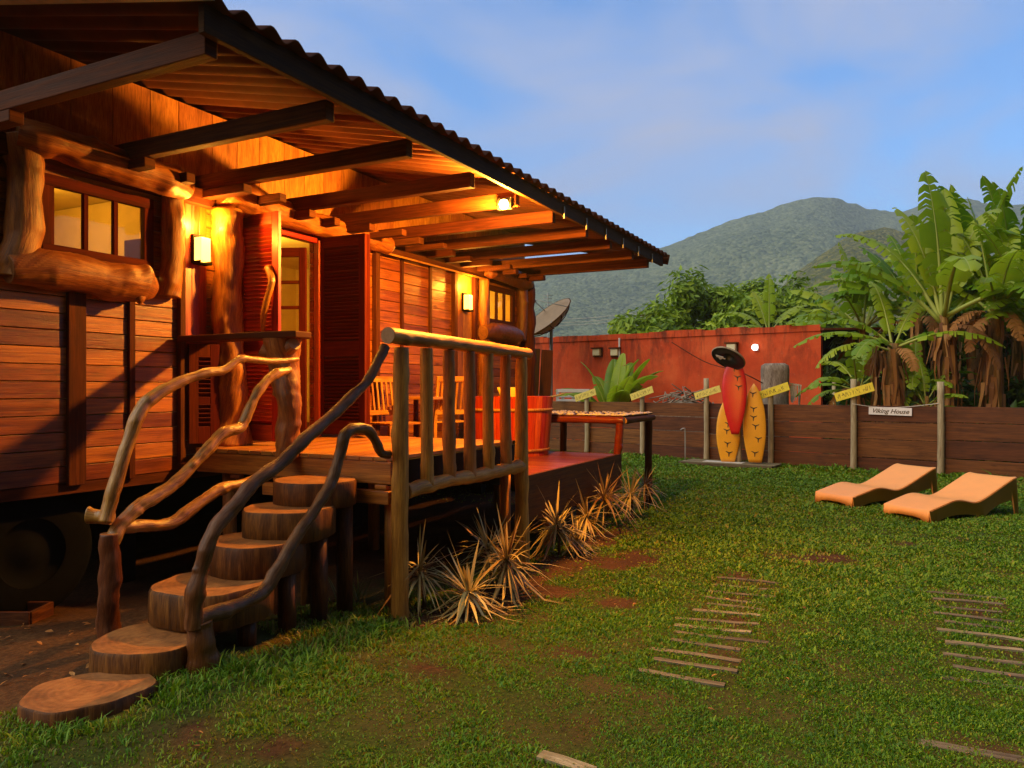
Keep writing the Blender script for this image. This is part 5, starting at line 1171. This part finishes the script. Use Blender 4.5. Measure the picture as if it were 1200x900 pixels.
# dark shed right of the wall
q = P(985, 19.6, 0); o = thing('open_shed', 'dark open shed beside the right end of the red wall', 'shed', q); b = MB()
b.wb(q.x - .5, q.x + 1.6, q.y + 1.2, q.y + 1.25, -.05, 3.0); b.wb(q.x + 1.6, q.x + 1.65, q.y - .6, q.y + 1.2, -.05, 3.0); b.build('wall', M['steelDark'], o)
b = MB(); b.box((q.x + .5, q.y + .3, 3.12), (1.25, 0, .02), (0, 1.1, .05), (0, 0, .025)); b.build('roof', M['sheet'], o)
b = MB(); b.tube([(q.x - .42, q.y - .6, -.05), (q.x - .42, q.y - .6, 1.75)], .05, 8, 1); b.tube([(q.x + 1.0, q.y - .6, -.05), (q.x + 1.0, q.y - .6, 3.05)], .05, 8, 1); b.build('post', M['postGrey'], o)

# ------------------------------------------------------------------ BANANA PLANTS
def banana_leaf(mb, rb_, base, az, el, L, w, droop, rs, tone, tear=.5, matb=0):
    d = Vector((math.cos(az) * math.cos(el), math.sin(az) * math.cos(el), math.sin(el))); pts = []; n = 15; p = Vector(base); pet = .22
    step = L / n; dirv = d.copy(); hor = Vector((math.cos(az), math.sin(az), 0))
    for i in range(n + 1):
        pts.append(p.copy()); p = p + dirv * step; t_ = i / n
        dirv = (dirv + (hor * .25 - AZ) * droop * (0.25 + 1.4 * t_) / n * 2).normalized()
    rb_.tube(pts, [.038 * L / 2.4, .026 * L / 2.4, .012, .004], 6, 1, rnd=min(1, tone + .1))
    side0 = d.cross(AZ)
    if side0.length < .08: side0 = Vector((math.sin(az), -math.cos(az), 0))
    side0.normalize()
    i0 = int(n * pet)
    m = 30
    P_ = catmull(pts[i0:], 3); K = len(P_)
    for sgn in (-1, 1):
        j = 0
        while j < K - 1:
            seg = rs.randint(1, 3) if rs.random() < tear else rs.randint(3, 9); j2 = min(j + seg, K - 1); dr = rs.uniform(0, .7) * tear + rs.uniform(.05, .3); vs = []; ra_ = []
            for jj in range(j, j2 + 1):
                t_ = jj / (K - 1); tang = (P_[min(jj + 1, K - 1)] - P_[max(jj - 1, 0)]).normalized(); up = side0.cross(tang).normalized(); up = up if up.z > 0 else -up
                ww = w * (math.sin(math.pi * min(1, .06 + t_ * .94)) ** .45) * (1 - .25 * t_)
                sh = 0.0
                if j2 > j and tear > .2: sh = ((j + j2) / 2 - jj) * (P_[1] - P_[0]).length / ww * .5 * rs.uniform(.6, 1)
                out_ = (side0 * sgn + tang * .28 + tang * sh)
                q1 = P_[jj] + out_ * ww * .5 + up * ww * (.20 - dr * .2); q2 = P_[jj] + out_ * ww - AZ * ww * dr + up * ww * .10
                vs += [P_[jj], q1, q2]
            fs = []; uvs = []
            for k in range(j2 - j):
                a_ = k * 3
                for c_ in (0, 1):
                    q = [a_ + c_, a_ + c_ + 1, a_ + c_ + 4, a_ + c_ + 3]; fs.append(q if sgn > 0 else q[::-1])
                    uq = [((j + k) * .08, c_ * .2), ((j + k) * .08, c_ * .2 + .2), ((j + k + 1) * .08, c_ * .2 + .2), ((j + k + 1) * .08, c_ * .2)]; uvs.append(uq if sgn > 0 else uq[::-1])
            mb.add(vs, fs, uvs, rnd=min(1, max(0, tone + rs.uniform(-.06, .06))), mat=matb, smooth=True); j = j2
def banana(label, px, d, ztop, n, L, seed, tone=.5, dry=3, skirt=60, tear=.5, az0=None, els=None, w=.30, group='banana plants behind the fence', name='banana_plant', stem_r=.12, spread=(0.15, 1.35), base_z=0.0):
    rs = random.Random(seed); p = P(px, d, base_z); o = thing(name, label, 'banana plant' if name == 'banana_plant' else 'plant', p, group)
    top = Vector((p.x + rs.uniform(-.1, .1), p.y, ztop)); s_ = MB(); s_.tube([p - AZ * .05, p.lerp(top, .5) + Vector((.03, 0, 0)), top], [stem_r * 1.3, stem_r * 1.05, stem_r * .6], 12, 5, wob=.25, wf=5); s_.build('stem', M['pstem'], o)
    lf = MB(); rib = MB(); n = n + 3 if els is None and az0 is None and name == 'banana_plant' else n
    for k in range(n):
        az = rs.uniform(0, 2 * math.pi) if az0 is None else az0[k % len(az0)] + rs.uniform(-.15, .15)
        el = (spread[0] + (spread[1] - spread[0]) * (k + .5) / n) if els is None else els[k % len(els)]
        banana_leaf(lf, rib, top - AZ * rs.uniform(0, .25) + Vector((math.cos(az), math.sin(az), 0)) * .05, az, el, L * rs.uniform(.8, 1.08), w * L / 2.4 * rs.uniform(.85, 1.15), rs.uniform(.55, 1.1) * (1.25 - el * .55), rs, min(1, max(0, tone + rs.uniform(-.25, .25))), tear)
    lf.build('leaves', M['bananaLeaf'], o); rib.build('leaf_rib', M['rib'], o)
    if dry or skirt:
        dl = MB(); rb2 = MB()
        for k in range(dry):
            az = rs.uniform(0, 6.28); banana_leaf(dl, rb2, top - AZ * .2, az, rs.uniform(-.1, .45), L * .55, w * .6, 1.9, rs, rs.uniform(.3, .9), .95)
        for k in range(skirt):
            az = rs.uniform(0, 6.28); z0 = p.z + (ztop - p.z) * rs.uniform(.35, .98); l_ = rs.uniform(.4, 1.1); r_ = stem_r * 1.25 + rs.uniform(0, .10); c_ = Vector((p.x + math.cos(az) * r_, p.y + math.sin(az) * r_, z0)); s2 = Vector((-math.sin(az), math.cos(az), 0)) * rs.uniform(.02, .055)
            vs = []; rr_ = c_.copy()
            for i in range(4):
                vs += [rr_ - s2 * (1 - i * .2), rr_ + s2 * (1 - i * .2)]; rr_ = rr_ - AZ * l_ / 3 + Vector((math.cos(az), math.sin(az), 0)) * rs.uniform(-.04, .07) + s2 * rs.uniform(-1, 1)
                rr_.z = max(rr_.z, p.z)
            dl.add(vs, [(0, 1, 3, 2), (2, 3, 5, 4), (4, 5, 7, 6)], rnd=rs.random())
        d_ = dl.build('dry_leaves', M['dryLeaf'], o)
    return o
PI = math.pi
banana('tallest bright banana plant with upright leaves, its shaggy stem by the last pale post', 1110, 15.2, 3.05, 9, 3.0, 21, .66, 1, 70, .7, [PI * .62, PI * .30, PI * .48, PI * .9, PI * .1, PI * .75, PI * .2, PI * 1.35, PI * 1.7], [1.35, 1.42, 1.50, .9, .75, 1.1, 1.2, .7, .5])
banana('shorter banana plant with a thick brown shaggy skirt behind the white board', 1042, 15.4, 2.50, 8, 1.85, 22, .5, 2, 110, .8, [PI, 0.1, PI * .8, PI * .25, PI * 1.2, PI * 1.8, PI * .5], [.35, .5, .8, .9, .3, .4, 1.2], stem_r=.17)
banana('banana plant with hanging orange dead leaves right of the tallest one', 1163, 15.0, 3.2, 9, 2.3, 23, .55, 4, 50, .8, spread=(.4, 1.5))
banana('banana plant cut by the right edge of the photo', 1204, 15.6, 2.9, 9, 2.6, 24, .58, 2, 40, .75, spread=(.3, 1.5))
banana('dark banana plant in the second row between the two front stems', 1078, 17.2, 3.3, 11, 2.7, 25, .42, 2, 30, .8, spread=(.4, 1.5))
banana('dark banana plant in the second row right of the tallest one', 1138, 17.4, 3.7, 11, 2.8, 26, .42, 2, 30, .8, spread=(.4, 1.5))
banana('low leaning banana plant beside the dark shed', 1003, 16.6, 1.75, 8, 1.5, 27, .5, 1, 30, .5, [PI, PI * .9, PI * 1.1, .2, PI * .6, PI * 1.3, PI * .3, PI * 1.7], stem_r=.10)
banana('bushy banana plant over the shed roof', 1015, 19.0, 3.2, 11, 2.3, 28, .55, 1, 20, .8, spread=(.3, 1.45))
banana('tall back-row banana plant at the right edge', 1190, 17.8, 4.0, 11, 2.8, 29, .45, 2, 30, .8, spread=(.4, 1.5))
banana('banana plant just outside the right edge', 1240, 15.8, 3.3, 9, 2.5, 30, .42, 2, 40, .5)
banana('slim young banana plant between the shaggy front stems', 1072, 15.9, 1.7, 6, 1.3, 33, .4, 0, 20, .3, stem_r=.07)
banana('pale young banana plant behind the fence beside the last pale post', 1088, 15.0, 1.45, 5, 1.0, 36, .55, 1, 16, .3, stem_r=.05)
banana('bright yellow-green banana plant rising behind the red wall', 905, 25.5, 3.5, 8, 2.1, 31, .78, 0, 10, .25, [PI * .45, PI * .75, PI * .95, PI * .15, PI * .02, PI * .6, PI * 1.2, PI * 1.75], [1.5, .9, .25, .8, .3, 1.2, .4, .4], group='banana plants behind the red wall')
banana('spreading banana plant behind the right end of the red wall', 952, 23.0, 3.0, 9, 2.3, 32, .6, 0, 10, .5, group='banana plants behind the red wall', spread=(.1, 1.0))
banana('broad-leaved green plant between two faded yellow boards', 718, 20.7, .85, 17, 1.95, 34, .5, 0, 0, .1, None, None, .34, None, 'broad_leaved_plant', .06, (.75, 1.45))

# ------------------------------------------------------------------ TREES and shrubs
def tree(label, px, d, ztop, rx, rz, seed, nleaf=5200, size=.17, mat='treeLeaf', name='leafy_tree', cat='tree', group=None, nclump=26, flat=1.0):
    rs = random.Random(seed); p = P(px, d, -.05); o = thing(name, label, cat, p, group); cz = ztop - rz; b = MB(); fork = Vector((p.x, p.y, max(.3, cz - rz * .5)))
    b.tube([p, (p + fork) / 2 + Vector((.06, 0, 0)), fork], [.20, .16, .13], 9, 3, wob=.2)
    cl = []
    for k in range(nclump):
        while True:
            q = Vector((rs.uniform(-1, 1), rs.uniform(-1, 1), rs.uniform(-.85, 1)))
            if .25 < q.length < 1: break
        c_ = Vector((p.x + q.x * rx, p.y + q.y * rx * flat, cz + q.z * rz)); cl.append((c_, rs.uniform(.28, .50) * min(rx, rz), rs.uniform(-.22, .22)))
        if k < 9: b.tube([fork, fork.lerp(c_, .55) + Vector((0, 0, .15)), c_], [.07, .045, .012], 6, 2)
    b.build('trunk', M['trunk'], o); lf = MB()
    for k in range(nleaf):
        c_, r_, tn = rs.choice(cl); v = Vector((rs.gauss(0, 1), rs.gauss(0, 1), rs.gauss(0, 1))).normalized() * r_ * (rs.random() ** .4) * rs.uniform(.85, 1.25); q = c_ + v
        if q.z < 0.05: continue
        nrm = (v.normalized() + Vector((rs.uniform(-.8, .8), rs.uniform(-.8, .8), rs.uniform(-.2, 1)))).normalized(); a_ = nrm.cross(Vector((rs.uniform(-1, 1), rs.uniform(-1, 1), rs.uniform(-1, 1)))).normalized(); c2 = nrm.cross(a_); s_ = size * rs.uniform(.6, 1.2)
        lf.add([q - a_ * s_ * .9, q - c2 * s_ * .35, q + a_ * s_ - nrm * s_ * .2, q + c2 * s_ * .35], [(0, 1, 2, 3)], [[(0, 0), (1, 0), (1, 1), (0, 1)]], rnd=min(1, max(0, .48 + tn + rs.gauss(0, .16))))
    lf.build('crown', M[mat], o); return o
G1 = 'green trees behind the red wall'
tree('broad low dark tree behind the utility pole', 765, 33, 5.0, 1.9, 1.9, 41, 9000, .22, group=G1)
tree('dense rounded green tree in the middle behind the red wall', 812, 34, 6.2, 2.2, 2.4, 42, 9000, .22, group=G1)
tree('tall light green tree left of the bright banana plant', 852, 33, 6.35, 1.8, 2.6, 43, 9000, .22, group=G1)
tree('dark tree standing behind the bright banana plant', 903, 35, 6.6, 2.2, 2.6, 44, 9000, .22, group=G1)
tree('green tree behind the spreading banana leaves', 958, 33, 5.4, 2.2, 2.4, 45, 9000, .22, group=G1)
G2 = 'dark shrubs behind the banana stems'
for i, (px, d, zt, rx, lab) in enumerate(((1030, 20.5, 3.2, 1.5, 'dark shrub behind the thick shaggy banana stem'), (1085, 19.8, 3.4, 1.6, 'dark shrub behind the slim young banana plant'), (1140, 19.6, 3.7, 1.7, 'dark shrub filling the gap right of the tallest banana stem'), (1195, 19.5, 3.8, 1.7, 'dark shrub at the right edge behind the bananas'), (1250, 19, 3.8, 1.7, 'dark shrub outside the right edge'))):
    tree(lab, px, d, zt, rx, zt / 2, 60 + i, 5200, .2, 'bush', 'dark_shrub', 'shrub', G2, 30)
for i, (px, d, zt, lab) in enumerate(((1015, 17.2, 1.7, 'low leafy undergrowth behind the bright yellow board'), (1065, 16.6, 1.55, 'low leafy undergrowth behind the white board'), (1150, 16.0, 1.6, 'low leafy undergrowth right of the last pale post'), (1195, 15.4, 1.6, 'low leafy undergrowth at the right edge of the fence'))):
    tree(lab, px, d, zt, .9, zt / 2, 80 + i, 1500, .15, 'bush', 'undergrowth_shrub', 'shrub', 'low undergrowth behind the fence', 16)

# ------------------------------------------------------------------ small litter on the ground
b = MB(); rs = random.Random(77)
for k in range(420):
    if k < 150: u, v = rs.uniform(1.3, 3.2), rs.uniform(-.3, 1.5); q = H(u, v, 0)
    elif k < 260: t_ = rs.random(); q = Vector((-.4 + 1.9 * t_ + rs.gauss(0, .25), 5.3 + 4.0 * t_ + rs.gauss(0, .25), 0))
    else: d = rs.uniform(3.2, 13); q = Vector((d * rs.uniform(-.45, .68), d, 0))
    if (q.x * UY - q.y * UX + D0) < 1.2 and q.x * UX + q.y * UY > 4.3: continue
    q.z = float(gh(q.x, q.y)) + rs.uniform(.006, .022); a_ = rs.uniform(0, 6.28); L = rs.uniform(.012, .04) * (1 if k > 150 else 1.5); w = L * rs.uniform(.25, .5)
    X = Vector((math.cos(a_), math.sin(a_), rs.uniform(-.3, .3))); Y = Vector((-math.sin(a_), math.cos(a_), rs.uniform(-.4, .4)))
    L *= .6; w *= .6; b.add([q - X * L, q - X * L * .4 - Y * w * .8 + AZ * .003, q + X * L * .35 - Y * w + AZ * .004, q + X * L, q + X * L * .3 + Y * w + AZ * .006, q - X * L * .4 + Y * w * .8 + AZ * .004], [(0, 1, 2, 3, 4, 5)], rnd=rs.random())
o = b.build('fallen_leaves', M['dryLeaf'], kind='stuff'); tag(o, 'dry brown leaves scattered over the soil and the lawn', 'fallen leaves')
